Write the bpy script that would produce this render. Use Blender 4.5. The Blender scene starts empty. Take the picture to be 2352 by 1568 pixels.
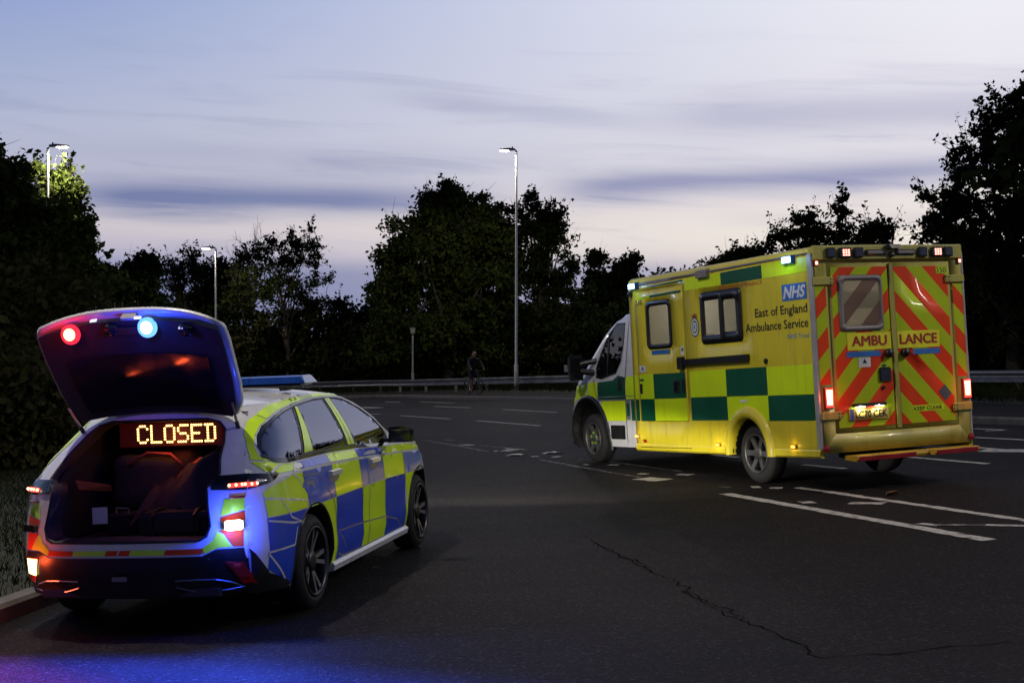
import bpy, bmesh, math, random
import numpy as np
from mathutils import Vector, Matrix
from mathutils.geometry import delaunay_2d_cdt

SC = bpy.context.scene
COL = SC.collection
RNG = np.random.default_rng(7)
random.seed(7)

# ------------------------------------------------------------------ camera
CAM_H = 1.7465
F = 3211.5                     # focal length in units of a 2352 wide frame
TH = math.atan((812.0 - 784.0) / F)
cd = bpy.data.cameras.new('camera')
cd.sensor_width = 36.0
cd.lens = 36.0 * F / 2352.0
cd.clip_start = 0.1
cd.clip_end = 2000.0
cam = bpy.data.objects.new('camera', cd)
COL.objects.link(cam)
cam.location = (0, 0, CAM_H)
cam.rotation_euler = (math.pi / 2 + TH, 0, 0)
SC.camera = cam

# ------------------------------------------------------------------ view
SC.render.engine = 'CYCLES'
SC.view_settings.view_transform = 'Standard'
SC.view_settings.look = 'None'
SC.view_settings.exposure = 0.0
SC.view_settings.gamma = 1.0
SC.cycles.use_denoising = True
SC.cycles.max_bounces = 6
SC.cycles.transparent_max_bounces = 12
SC.cycles.sample_clamp_indirect = 4.0
SC.cycles.caustics_reflective = False
SC.cycles.caustics_refractive = False


def lin(r, g, b):
    f = lambda c: (c / 255 / 12.92) if c <= 10 else ((c / 255 + .055) / 1.055) ** 2.4
    return (f(r), f(g), f(b), 1.0)


# ------------------------------------------------------------------ dusk sky
class X:
    """tiny arithmetic on node sockets"""
    def __init__(s, nt, v): s.nt, s.v = nt, v
    def op(s, name, *a, clamp=False):
        n = s.nt.nodes.new('ShaderNodeMath'); n.operation = name; n.use_clamp = clamp
        for i, q in enumerate((s,) + a):
            q = q.v if isinstance(q, X) else q
            if isinstance(q, (int, float)): n.inputs[i].default_value = q
            else: s.nt.links.new(q, n.inputs[i])
        return X(s.nt, n.outputs[0])
    def __add__(s, o): return s.op('ADD', o)
    def __sub__(s, o): return s.op('SUBTRACT', o)
    def __mul__(s, o): return s.op('MULTIPLY', o)
    def __truediv__(s, o): return s.op('DIVIDE', o)
    def clamp(s): return s.op('ADD', 0.0, clamp=True)
    def gauss(s, c, w): return (((s - c) / w).op('POWER', 2.0) * -1.0).op('EXPONENT')
    def smooth(s, a, b):
        n = s.nt.nodes.new('ShaderNodeMapRange'); n.interpolation_type = 'SMOOTHSTEP'
        s.nt.links.new(s.v, n.inputs[0]); n.inputs[1].default_value = a; n.inputs[2].default_value = b
        return X(s.nt, n.outputs[0])


def mixc(nt, f, a, b):
    n = nt.nodes.new('ShaderNodeMix'); n.data_type = 'RGBA'
    for i, q in ((0, f), (6, a), (7, b)):
        q = q.v if isinstance(q, X) else q
        if isinstance(q, (float, tuple)): n.inputs[i].default_value = q
        else: nt.links.new(q, n.inputs[i])
    return n.outputs[2]


def build_sky():
    w = bpy.data.worlds.new('World'); SC.world = w; w.use_nodes = True
    nt = w.node_tree; nt.nodes.clear()
    out = nt.nodes.new('ShaderNodeOutputWorld'); bg = nt.nodes.new('ShaderNodeBackground')
    nt.links.new(bg.outputs[0], out.inputs[0])
    tc = nt.nodes.new('ShaderNodeTexCoord'); sp = nt.nodes.new('ShaderNodeSeparateXYZ')
    nt.links.new(tc.outputs['Generated'], sp.inputs[0])
    x, y, z = (X(nt, sp.outputs[i]) for i in range(3))
    el = z.op('ARCSINE')
    az = x.op('ARCTAN2', y)
    cs = (az - 0.52).op('COSINE')
    rf = (((cs - .60) / .38).clamp()).op('POWER', 1.7)

    def ramp(stops):
        r = nt.nodes.new('ShaderNodeValToRGB')
        nt.links.new(((el * (1 / 1.6)).clamp()).v, r.inputs[0])
        e = r.color_ramp.elements
        while len(e) < len(stops): e.new(0.5)
        for k, (p, c) in enumerate(stops):
            e[k].position = max(0, p / 1.6); e[k].color = lin(*c)
        return r.outputs[0]
    left = ramp([(0, (108, 118, 172)), (.055, (139, 146, 187)), (.072, (178, 174, 198)), (.09, (206, 198, 205)),
                 (.115, (186, 187, 208)), (.16, (175, 183, 209)), (.25, (139, 159, 208)), (.5, (88, 112, 172)), (.9, (38, 54, 100)), (1.57, (20, 30, 64))])
    right = ramp([(0, (190, 172, 176)), (.05, (222, 208, 204)), (.08, (246, 236, 224)), (.105, (238, 229, 225)),
                  (.13, (229, 225, 231)), (.17, (231, 228, 237)), (.25, (238, 238, 246)), (.5, (150, 160, 196)), (.9, (48, 64, 108)), (1.57, (20, 30, 64))])
    base = mixc(nt, rf, left, right)
    # streaky cloud: noise stretched along the horizon, tilted a little
    cb = nt.nodes.new('ShaderNodeCombineXYZ')
    nt.links.new((az * 2.6 + el * 3.0).v, cb.inputs[0]); nt.links.new((el * 27.0 + az * 1.2).v, cb.inputs[1])
    no = nt.nodes.new('ShaderNodeTexNoise'); no.inputs['Scale'].default_value = 2.3; no.inputs['Detail'].default_value = 6
    no.inputs['Roughness'].default_value = .55; no.inputs['Distortion'].default_value = .6
    nt.links.new(cb.outputs[0], no.inputs['Vector'])
    nz = X(nt, no.outputs[0]) - .5
    e2 = el + nz * .018
    band = e2.gauss(.1085, .0120) * (az.smooth(-.36, -.25)) * (az.smooth(.04, -.12)) * 1.0
    band = band + (e2 - az * .03).gauss(.1155, .0105) * az.smooth(0.0, .08) * az.smooth(.45, .25) * .92
    band = band + (e2 - az * -.10).gauss(.172, .007) * az.smooth(-.12, -.02) * az.smooth(.12, .04) * .33
    band = band + e2.gauss(.165, .015) * az.smooth(.05, .17) * .48
    band = band + e2.gauss(.137, .010) * az.smooth(-.4, -.2) * az.smooth(.1, -.1) * .22
    band = band + e2.gauss(.092, .006) * az.smooth(.12, .22) * .24
    band = band + (e2.smooth(.072, .055)) * az.smooth(-.36, -.22) * az.smooth(.3, .05) * .66
    streak = nz.smooth(-.02, .24) * el.smooth(.03, .09) * el.smooth(.24, .17) * .30
    dark = mixc(nt, rf, lin(112, 124, 166), lin(158, 160, 192))
    col = mixc(nt, (band + streak).clamp(), base, dark)
    # the sky away from the afterglow is already dark
    away = (az - .1).op('COSINE').smooth(-.75, .55) * .68 + .32
    nt.links.new(col, bg.inputs[0])
    nt.links.new(away.v, bg.inputs[1])
    # the ground half is never seen; keep it dim so it throws no light upwards
    return w


build_sky()


# ------------------------------------------------------------------ terrain and frames
def G(x, y):
    x = np.asarray(x, float); y = np.asarray(y, float)
    zy = np.interp(y, [-30, 19, 21, 23, 25, 27, 30, 36, 45, 55, 62, 80], [-.225, .1425, .156, .166, .170, .168, .158, .128, .08, .03, .005, 0.])
    return .0429 * 25 * np.tanh(x / 25) + zy


def ray(u, v):
    c, s = math.cos(TH), math.sin(TH)
    a, b = (u - 1176) / F, -(v - 784) / F
    return np.array([a, c - s * b, s + c * b])


def at(u, v, D):
    r = ray(u, v); return np.array([0, 0, CAM_H]) + r * (D / r[1])


def GP(u, v):
    r = ray(u, v); t = 10.0
    for _ in range(60):
        p = r * t; g = float(G(p[0], p[1])); t = .5 * t + .5 * (g - CAM_H) / r[2]
    p = r * t; return np.array([p[0], p[1], float(G(p[0], p[1]))])


def frame(x, y, yaw):
    n = np.array([-.0429, -.0075, 1]); n /= np.linalg.norm(n)
    f = np.array([math.cos(yaw), math.sin(yaw), 0]); f -= n * (f @ n); f /= np.linalg.norm(f)
    m = Matrix.Identity(4)
    for i, a in enumerate((f, np.cross(n, f), n)):
        for j in range(3): m[j][i] = a[j]
    m[0][3], m[1][3], m[2][3] = x, y, .0429 * x + .0075 * y
    return m


# ------------------------------------------------------------------ materials
def M(name, col, rough=.5, metal=0.0, coat=0.0, var=.12, vs=6.0, bump=0.0, bs=60.0, emit=None, es=0.0, spec=.5, trans=0.0, dirt=0.0):
    m = bpy.data.materials.new(name); m.use_nodes = True
    nt = m.node_tree; b = nt.nodes['Principled BSDF']
    c = tuple(col[:3]) + (1.0,)
    tc = nt.nodes.new('ShaderNodeTexCoord'); no = nt.nodes.new('ShaderNodeTexNoise')
    no.inputs['Scale'].default_value = vs; no.inputs['Detail'].default_value = 5
    nt.links.new(tc.outputs['Object'], no.inputs['Vector'])
    f = X(nt, no.outputs[0]).smooth(.3, .7)
    base_ = mixc(nt, f, tuple(q * (1 - var) for q in c[:3]) + (1,), tuple(min(1, q * (1 + var)) for q in c[:3]) + (1,))
    if dirt:   # road film: rain streaks and blotches of grey-brown
        mp = nt.nodes.new('ShaderNodeMapping'); mp.inputs['Scale'].default_value = (9, 9, 1.1); nt.links.new(tc.outputs['Object'], mp.inputs[0])
        nd = nt.nodes.new('ShaderNodeTexNoise'); nd.inputs['Scale'].default_value = 1.4; nd.inputs['Detail'].default_value = 7; nd.inputs['Roughness'].default_value = .65
        nt.links.new(mp.outputs[0], nd.inputs['Vector'])
        base_ = mixc(nt, (X(nt, nd.outputs[0]).smooth(.50, .78) * dirt).clamp(), base_, (.09, .08, .06, 1))
    nt.links.new(base_, b.inputs['Base Color'])
    nt.links.new((f * .12 + (rough - .06)).v, b.inputs['Roughness'])
    b.inputs['Metallic'].default_value = metal
    b.inputs['Coat Weight'].default_value = coat
    b.inputs['Coat Roughness'].default_value = .06
    b.inputs['Specular IOR Level'].default_value = spec
    if emit:
        b.inputs['Emission Color'].default_value = tuple(emit) + (1,); b.inputs['Emission Strength'].default_value = es
    if bump:
        n2 = nt.nodes.new('ShaderNodeTexNoise'); n2.inputs['Scale'].default_value = bs; n2.inputs['Detail'].default_value = 3
        nt.links.new(tc.outputs['Object'], n2.inputs['Vector'])
        bp = nt.nodes.new('ShaderNodeBump'); bp.inputs['Strength'].default_value = bump; bp.inputs['Distance'].default_value = .01
        nt.links.new(n2.outputs[0], bp.inputs['Height']); nt.links.new(bp.outputs[0], b.inputs['Normal'])
    return m


def GLASS(name, tint, ior=1.5, rough=.0, diffuse=None, df=0.0, refl_tint=(1, 1, 1)):
    m = bpy.data.materials.new(name); m.use_nodes = True; nt = m.node_tree; nt.nodes.clear()
    out = nt.nodes.new('ShaderNodeOutputMaterial'); mx = nt.nodes.new('ShaderNodeMixShader')
    tr = nt.nodes.new('ShaderNodeBsdfTransparent'); gl = nt.nodes.new('ShaderNodeBsdfGlossy'); fr = nt.nodes.new('ShaderNodeFresnel')
    tr.inputs[0].default_value = tuple(tint) + (1,); gl.inputs['Roughness'].default_value = rough
    fr.inputs[0].default_value = ior; gl.inputs[0].default_value = tuple(refl_tint) + (1,)
    nt.links.new(fr.outputs[0], mx.inputs[0]); nt.links.new(gl.outputs[0], mx.inputs[2])
    if diffuse:
        tl = nt.nodes.new('ShaderNodeBsdfTranslucent'); tl.inputs[0].default_value = tuple(diffuse) + (1,)
        di = nt.nodes.new('ShaderNodeBsdfDiffuse'); di.inputs[0].default_value = tuple(q * .5 for q in diffuse) + (1,)
        ad = nt.nodes.new('ShaderNodeAddShader'); nt.links.new(tl.outputs[0], ad.inputs[0]); nt.links.new(di.outputs[0], ad.inputs[1])
        m2 = nt.nodes.new('ShaderNodeMixShader'); m2.inputs[0].default_value = df
        nt.links.new(tr.outputs[0], m2.inputs[1]); nt.links.new(ad.outputs[0], m2.inputs[2])
        nt.links.new(m2.outputs[0], mx.inputs[1])
    else:
        nt.links.new(tr.outputs[0], mx.inputs[1])
    nt.links.new(mx.outputs[0], out.inputs[0])
    return m


def EM(name, col, s):
    m = bpy.data.materials.new(name); m.use_nodes = True; nt = m.node_tree; nt.nodes.clear()
    out = nt.nodes.new('ShaderNodeOutputMaterial'); e = nt.nodes.new('ShaderNodeEmission')
    e.inputs[0].default_value = tuple(col) + (1,); e.inputs[1].default_value = s
    nt.links.new(e.outputs[0], out.inputs[0]); return m


def asphalt(name, base, patch=.35):
    m = bpy.data.materials.new(name); m.use_nodes = True; nt = m.node_tree; b = nt.nodes['Principled BSDF']
    tc = nt.nodes.new('ShaderNodeTexCoord')
    def noise(s, d, r=.6):
        n = nt.nodes.new('ShaderNodeTexNoise'); n.inputs['Scale'].default_value = s; n.inputs['Detail'].default_value = d
        n.inputs['Roughness'].default_value = r; nt.links.new(tc.outputs['Object'], n.inputs['Vector']); return X(nt, n.outputs[0])
    big = noise(.16, 4).smooth(.35, .68); mid = noise(1.7, 6, .7); fine = noise(38, 4, .85).smooth(.30, .70)
    vo = nt.nodes.new('ShaderNodeTexVoronoi'); vo.inputs['Scale'].default_value = 62; nt.links.new(tc.outputs['Object'], vo.inputs['Vector'])
    gr = X(nt, vo.outputs['Color'])
    f = (big * patch * 1.2 + mid * .9 + fine * .75 - .78).clamp()
    d = tuple(q * .38 for q in base) + (1,); l = tuple(q * 1.75 for q in base) + (1,)
    c = mixc(nt, f, d, l)
    c = mixc(nt, (gr.smooth(.70, .95) * .55).clamp(), c, tuple(q * 4.0 for q in base) + (1,))
    # tyre-polished bands, old oil drips and repair stains
    mp = nt.nodes.new('ShaderNodeMapping'); mp.inputs['Rotation'].default_value = (0, 0, -.55); mp.inputs['Scale'].default_value = (.09, .9, 1)
    nt.links.new(tc.outputs['Object'], mp.inputs[0]); nb = nt.nodes.new('ShaderNodeTexNoise'); nb.inputs['Scale'].default_value = 1.0; nb.inputs['Detail'].default_value = 3
    nt.links.new(mp.outputs[0], nb.inputs['Vector'])
    c = mixc(nt, X(nt, nb.outputs[0]).smooth(.48, .66) * .45, c, tuple(q * .55 for q in base) + (1,))
    c = mixc(nt, noise(.9, 2).smooth(.66, .74) * .6, c, tuple(q * .45 for q in base) + (1,))
    nt.links.new(c, b.inputs['Base Color'])
    nt.links.new((mid * .25 + .58).v, b.inputs['Roughness'])
    b.inputs['Specular IOR Level'].default_value = .09
    bp = nt.nodes.new('ShaderNodeBump'); bp.inputs['Strength'].default_value = .9; bp.inputs['Distance'].default_value = .02
    nt.links.new((X(nt, vo.outputs['Distance']) + fine * .6).v, bp.inputs['Height']); nt.links.new(bp.outputs[0], b.inputs['Normal'])
    return m


def paintmark(name, col, under, wear):
    m = bpy.data.materials.new(name); m.use_nodes = True; nt = m.node_tree; b = nt.nodes['Principled BSDF']
    tc = nt.nodes.new('ShaderNodeTexCoord')
    n = nt.nodes.new('ShaderNodeTexNoise'); n.inputs['Scale'].default_value = 9; n.inputs['Detail'].default_value = 8; n.inputs['Roughness'].default_value = .75
    nt.links.new(tc.outputs['Object'], n.inputs['Vector'])
    f = X(nt, n.outputs[0]).smooth(wear - .06, wear + .06)
    nt.links.new(mixc(nt, f, tuple(under) + (1,), tuple(col) + (1,)), b.inputs['Base Color'])
    b.inputs['Roughness'].default_value = .7
    return m


def leafmat(name, a, c):
    m = bpy.data.materials.new(name); m.use_nodes = True; nt = m.node_tree; nt.nodes.clear()
    out = nt.nodes.new('ShaderNodeOutputMaterial'); tc = nt.nodes.new('ShaderNodeTexCoord')
    n = nt.nodes.new('ShaderNodeTexNoise'); n.inputs['Scale'].default_value = 1.3; n.inputs['Detail'].default_value = 4
    nt.links.new(tc.outputs['Object'], n.inputs['Vector'])
    n2 = nt.nodes.new('ShaderNodeTexNoise'); n2.inputs['Scale'].default_value = 9.0
    nt.links.new(tc.outputs['Object'], n2.inputs['Vector'])
    col = mixc(nt, (X(nt, n.outputs[0]) * .6 + X(nt, n2.outputs[0]) * .4).smooth(.36, .64), tuple(a) + (1,), tuple(c) + (1,))
    d = nt.nodes.new('ShaderNodeBsdfDiffuse'); t = nt.nodes.new('ShaderNodeBsdfTranslucent'); mx = nt.nodes.new('ShaderNodeMixShader')
    nt.links.new(col, d.inputs[0]); nt.links.new(col, t.inputs[0]); mx.inputs[0].default_value = .3
    nt.links.new(d.outputs[0], mx.inputs[1]); nt.links.new(t.outputs[0], mx.inputs[2]); nt.links.new(mx.outputs[0], out.inputs[0])
    return m


m_road = asphalt('asphalt', (.026, .0225, .0225))
m_foot = asphalt('footway_asphalt', (.045, .041, .037), .2)
m_kerb = M('kerb_concrete', (.13, .12, .11), .85, var=.25, vs=5, bump=.4)
m_earth = M('earth', (.025, .028, .014), .95, var=.35, vs=1.5, bump=.5, bs=20)
m_line = paintmark('road_paint', (.50, .47, .42), (.06, .056, .053), .43)
m_line_worn = paintmark('road_paint_worn', (.32, .30, .27), (.045, .042, .04), .56)
m_crack = M('crack_dark', (.010, .009, .009), .98, spec=0.0)
m_steel = M('galvanised_steel', (.20, .20, .21), .45, .6, var=.2, vs=3)
m_pole = M('painted_pole', (.36, .36, .35), .45, .3, var=.1)
m_black = M('black_plastic', (.012, .012, .013), .42, var=.2, vs=12)
m_blackg = M('black_gloss', (.008, .008, .010), .12, coat=.6)
m_rubber = M('tyre_rubber', (.010, .010, .0105), .78, var=.25, vs=14, bump=.2)
m_alloy = M('alloy_rim', (.42, .42, .44), .32, .85, var=.12)
m_alloyd = M('alloy_dark', (.05, .05, .055), .35, .8)
m_alloya = M('alloy_shaded', (.10, .10, .10), .45, .6, var=.2)  # rim grey darkened to stand for the shadow of the wheel arches
m_bark = M('bark', (.045, .036, .026), .95, var=.35, vs=5, bump=.6, bs=25)
m_leafA = leafmat('leaf_broad', (.024, .036, .010), (.060, .080, .018))
m_leafB = leafmat('leaf_ash', (.015, .024, .008), (.034, .048, .013))
m_leafC = leafmat('leaf_dark', (.009, .016, .006), (.020, .030, .010))
m_leafD = leafmat('leaf_bush', (.022, .026, .012), (.050, .050, .022))
m_grass = leafmat('grass_blade', (.014, .020, .007), (.030, .034, .013))
m_white = M('white_paint', (.66, .66, .68), .32, coat=.7, var=.03, dirt=.15)
m_vy = M('vinyl_fluorescent_yellow', (.66, .97, .014), .36, coat=.35, var=.05, vs=2)
m_vb = M('vinyl_blue', (.014, .065, .60), .34, coat=.4, var=.06, vs=2)
m_vr = M('vinyl_red', (.86, .060, .006), .55, coat=.03, var=.06, vs=2, spec=.2, dirt=.15)
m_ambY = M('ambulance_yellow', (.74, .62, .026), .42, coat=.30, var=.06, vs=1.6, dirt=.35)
m_ambR = M('ambulance_yellow_shaded', (.44, .41, .075), .5, coat=.05, var=.08, vs=1.6, dirt=.45)  # body yellow darkened to olive: shade on the rear face put into the colour
m_vg = M('vinyl_green', (.004, .095, .045), .38, coat=.4, var=.08, vs=2)
m_vly = M('vinyl_lime', (.68, .92, .008), .5, coat=.04, var=.05, vs=2, spec=.25, dirt=.15)
m_lemon = M('vinyl_lemon', (.98, .90, .02), .45)
m_limer = M('vinyl_lime_chevron', (.50, .66, .008), .55, coat=.03, var=.05, vs=2, spec=.2, dirt=.15)
m_ink = M('black_lettering', (.008, .008, .008), .5)
m_inkr = M('red_lettering', (.42, .018, .008), .5)
m_nhs = M('blue_panel', (.03, .17, .55), .45)
m_inkw = M('white_lettering', (.75, .75, .75), .5)
m_inkb = M('blue_lettering', (.10, .24, .45), .5)
m_grey = M('grey_trim', (.22, .20, .20), .5, var=.1)
m_liner = M('dark_liner', (.009, .009, .010), .9, var=.25, vs=10)
m_trim = M('tailgate_trim', (.012, .012, .014), .7, var=.25, vs=8)
m_cabin = M('cabin_wall', (.62, .60, .55), .6, var=.04)
m_cabin2 = M('cabin_wall_grey', (.30, .29, .265), .6, var=.05)
m_priv = GLASS('privacy_glass', (.06, .065, .08), 2.6, refl_tint=(.74, .78, 1.0))  # bluish gloss colour stands in for bluer sky reflected in the windows
m_cabg = GLASS('cab_glass', (.22, .25, .25), 1.55)
m_winA = GLASS('clear_pane', (.80, .78, .70), 1.45)
m_winR = GLASS('film_pane', (.50, .44, .34), 1.45, diffuse=(.5, .45, .36), df=.5)
m_lensb = M('blue_lens', (.01, .05, .26), .12, coat=.8, emit=(.02, .10, .6), es=.02)
m_redlens = M('red_lens', (.32, .012, .015), .18, coat=.7, var=.1)
e_white = EM('strobe_white', (.80, .90, 1.0), 9)
e_blue = EM('strobe_blue', (.10, .30, 1.0), 2.6)
e_bluew = EM('beacon_blue_white', (.32, .66, 1.0), 9)
e_redw = EM('strobe_red_core', (1.0, .62, .20), 5)
e_red = EM('strobe_red', (1.0, .02, .05), 2.0)
e_fog = EM('fog_lamp_lit', (1.0, .62, .22), 6)
e_tail = EM('tail_lamp_lit', (1.0, .06, .05), 1.8)
e_tailh = EM('tail_lamp_core', (1.0, .66, .34), 3.2)
e_amb = EM('amber_marker', (1.0, .50, .05), 5)
e_rmark = EM('red_marker', (1.0, .26, .20), 5)
e_led = EM('matrix_led', (1.0, .52, .13), 6.5)
e_lamp = EM('street_lamp_led', (1.0, .95, .82), 40)
e_plate = EM('plate_lamp', (1.0, .85, .6), 5)
e_cabin = EM('cabin_strip_light', (1.0, .96, .88), 1.3)


# ------------------------------------------------------------------ mesh helpers
def mk(name, V, Fc, mat, parent=None, smooth=False, label=None):
    me = bpy.data.meshes.new(name)
    V = np.asarray(V, float)
    if isinstance(Fc, np.ndarray):
        n, k = Fc.shape
        me.vertices.add(len(V)); me.vertices.foreach_set('co', V.ravel())
        me.loops.add(n * k); me.loops.foreach_set('vertex_index', Fc.ravel().astype(np.int32))
        me.polygons.add(n); me.polygons.foreach_set('loop_start', np.arange(0, n * k, k, dtype=np.int32))
        me.update(calc_edges=True)
    else:
        me.from_pydata([tuple(p) for p in V], [], [tuple(f) for f in Fc]); me.update()
    if smooth: me.polygons.foreach_set('use_smooth', np.ones(len(me.polygons), bool))
    me.materials.append(mat)
    o = bpy.data.objects.new(name, me); COL.objects.link(o)
    if parent is not None: o.parent = parent
    if label: o['label'] = label
    return o


def thing(name, label, cat, mw=None, group=None):
    o = bpy.data.objects.new(name, None); COL.objects.link(o)
    o.empty_display_size = .2
    if mw is not None: o.matrix_world = mw
    return tag(o, label, cat, group)


def tag(o, label=None, cat=None, group=None, kind=None):
    for k, v in (('label', label), ('category', cat), ('group', group), ('kind', kind)):
        if v: o[k] = v
    return o


def T(x, y, z=None, rz=0.0):
    if z is None: z = float(G(x, y))
    return Matrix.Translation((x, y, z)) @ Matrix.Rotation(rz, 4, 'Z')


class MB:
    def __init__(s): s.V, s.F = [], []
    def add(s, V, Fc):
        n = len(s.V); s.V += [tuple(map(float, p)) for p in V]; s.F += [tuple(i + n for i in f) for f in Fc]; return s
    def hull(s, P):
        bm = bmesh.new()
        for p in P: bm.verts.new(p)
        r = bmesh.ops.convex_hull(bm, input=bm.verts)
        bmesh.ops.delete(bm, geom=[v for v in bm.verts if not v.link_faces], context='VERTS')
        bm.verts.index_update()
        s.add([v.co[:] for v in bm.verts], [[v.index for v in f.verts] for f in bm.faces]); bm.free(); return s
    def box(s, c, d, ch=.0, rot=None):
        hx, hy, hz = (q / 2 for q in d); P = []
        for sx in (-1, 1):
            for sy in (-1, 1):
                for sz in (-1, 1):
                    if ch:
                        P += [(sx * (hx - ch), sy * (hy - ch), sz * hz), (sx * (hx - ch), sy * hy, sz * (hz - ch)), (sx * hx, sy * (hy - ch), sz * (hz - ch))]
                    else: P.append((sx * hx, sy * hy, sz * hz))
        if rot is not None: P = [tuple(rot @ Vector(p)) for p in P]
        P = [(p[0] + c[0], p[1] + c[1], p[2] + c[2]) for p in P]
        return s.hull(P)
    def tube(s, path, r, n=8, cap=True):
        path = [np.asarray(p, float) for p in path]; m = len(path)
        r = [r] * m if isinstance(r, (int, float)) else list(r)
        V, Fc = [], []; up = np.array([.03, .05, 1.])
        for i, p in enumerate(path):
            t = path[min(i + 1, m - 1)] - path[max(i - 1, 0)]; t = t / (np.linalg.norm(t) + 1e-9)
            a = np.cross(t, up if abs(t[2]) < .95 else np.array([1., .02, .03])); a /= np.linalg.norm(a); b = np.cross(t, a)
            for k in range(n):
                q = 2 * math.pi * k / n; V.append(p + r[i] * (math.cos(q) * a + math.sin(q) * b))
        for i in range(m - 1):
            for k in range(n):
                Fc.append((i * n + k, i * n + (k + 1) % n, (i + 1) * n + (k + 1) % n, (i + 1) * n + k))
        if cap: Fc += [tuple(range(n))[::-1], tuple((m - 1) * n + k for k in range(n))]
        return s.add(V, Fc)
    def lathe(s, prof, c, ax, n=32):
        """prof: (along axis, radius) list"""
        ax = np.asarray(ax, float); ax /= np.linalg.norm(ax); c = np.asarray(c, float)
        a = np.cross(ax, [.1, .2, 1.]); a /= np.linalg.norm(a); b = np.cross(ax, a)
        V = [c + ax * h + r * (math.cos(2 * math.pi * k / n) * a + math.sin(2 * math.pi * k / n) * b) for h, r in prof for k in range(n)]
        Fc = [(i * n + k, i * n + (k + 1) % n, (i + 1) * n + (k + 1) % n, (i + 1) * n + k) for i in range(len(prof) - 1) for k in range(n)]
        return s.add(V, Fc)
    def ball(s, c, r, n=12, sc=(1, 1, 1)):
        V = []; Fc = []; m = n // 2
        for i in range(m + 1):
            th = math.pi * i / m
            for k in range(n):
                ph = 2 * math.pi * k / n
                V.append((c[0] + r * sc[0] * math.sin(th) * math.cos(ph), c[1] + r * sc[1] * math.sin(th) * math.sin(ph), c[2] + r * sc[2] * math.cos(th)))
        for i in range(m):
            for k in range(n): Fc.append((i * n + k, i * n + (k + 1) % n, (i + 1) * n + (k + 1) % n, (i + 1) * n + k))
        return s.add(V, Fc)
    def grid(s, fn, us, vs):
        n = len(vs); V = [fn(u, v) for u in us for v in vs]
        return s.add(V, [(i * n + j, (i + 1) * n + j, (i + 1) * n + j + 1, i * n + j + 1) for i in range(len(us) - 1) for j in range(n - 1)])
    def build(s, name, mat, parent=None, smooth=False, label=None):
        return mk(name, s.V, s.F, mat, parent, smooth, label)


def pip(P, poly):
    P = np.asarray(P); x, y = P[:, 0], P[:, 1]; q = np.asarray(poly); ins = np.zeros(len(P), bool); j = len(q) - 1
    for i in range(len(q)):
        a, b = q[i], q[j]
        c = (a[1] > y) != (b[1] > y)
        with np.errstate(divide='ignore', invalid='ignore'):
            ins ^= c & (x < (b[0] - a[0]) * (y - a[1]) / (b[1] - a[1] + 1e-30) + a[0])
        j = i
    return ins


def dens(poly, step):
    out = []; n = len(poly)
    for i in range(n):
        a = np.array(poly[i], float); b = np.array(poly[(i + 1) % n], float)
        k = max(1, int(np.ceil(np.linalg.norm(b - a) / step)))
        out += [tuple(a + (b - a) * t / k) for t in range(k)]
    return out


def tri2d(poly, holes, step):
    loops = [dens(poly, step)] + [dens(h, step) for h in holes]
    pts, ed = [], []
    for L in loops:
        n0 = len(pts); pts += L; ed += [(n0 + i, n0 + (i + 1) % len(L)) for i in range(len(L))]
    B = np.array(pts); lo, hi = B.min(0), B.max(0)
    gx = np.arange(lo[0] + step * .5, hi[0], step); gy = np.arange(lo[1] + step * .5, hi[1], step)
    if len(gx) and len(gy):
        gp = np.array([(a, b) for a in gx for b in gy])
        ok = pip(gp, loops[0])
        for h in loops[1:]: ok &= ~pip(gp, h)
        gp = gp[ok]
        if len(gp):
            d = np.min(np.linalg.norm(gp[:, None, :] - B[None, :, :], axis=2), axis=1)
            pts = pts + [tuple(p) for p in gp[d > step * .45]]
    r = delaunay_2d_cdt([Vector(p) for p in pts], ed, [], 0, 1e-6)
    V = np.array([p[:] for p in r[0]]); Fc = np.array([f for f in r[2] if len(f) == 3])
    c = V[Fc].mean(1); ok = pip(c, loops[0])
    for h in loops[1:]: ok &= ~pip(c, h)
    return V, Fc[ok], None


def patch(name, poly, fn, mat, parent, holes=(), step=.06, off=0.0, thick=0.0, out=(0, 0, 1), smooth=True, label=None):
    V2, Fc, _ = tri2d(poly, holes, step)
    V = np.asarray(fn(V2[:, 0], V2[:, 1]), float)
    nf = np.cross(V[Fc[:, 1]] - V[Fc[:, 0]], V[Fc[:, 2]] - V[Fc[:, 0]])
    if (nf @ np.asarray(out, float)).sum() < 0: Fc = Fc[:, ::-1].copy(); nf = -nf
    if off or thick:
        N = np.zeros_like(V)
        for k in range(3): np.add.at(N, Fc[:, k], nf)
        N /= np.linalg.norm(N, axis=1, keepdims=True) + 1e-12
        V = V + N * off
        if thick:
            n = len(V)
            E = {}
            for f in Fc:
                for k in range(3):
                    a, b = int(f[k]), int(f[(k + 1) % 3])
                    if (b, a) in E: del E[(b, a)]
                    else: E[(a, b)] = 1
            side = []
            for a, b in E: side += [(b, a, a + n), (b, a + n, b + n)]
            V = np.vstack([V, V - N * thick]); Fc = np.vstack([Fc, Fc[:, ::-1] + n, np.array(side, int)])
    return mk(name, V, Fc.astype(np.int32), mat, parent, smooth and not thick, label)


def rrect(x0, y0, x1, y1, r, k=4):
    P = []
    for cx, cy, a in ((x1 - r, y1 - r, 0), (x0 + r, y1 - r, 90), (x0 + r, y0 + r, 180), (x1 - r, y0 + r, 270)):
        for i in range(k + 1):
            t = math.radians(a + 90 * i / k); P.append((cx + r * math.cos(t), cy + r * math.sin(t)))
    return P


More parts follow.
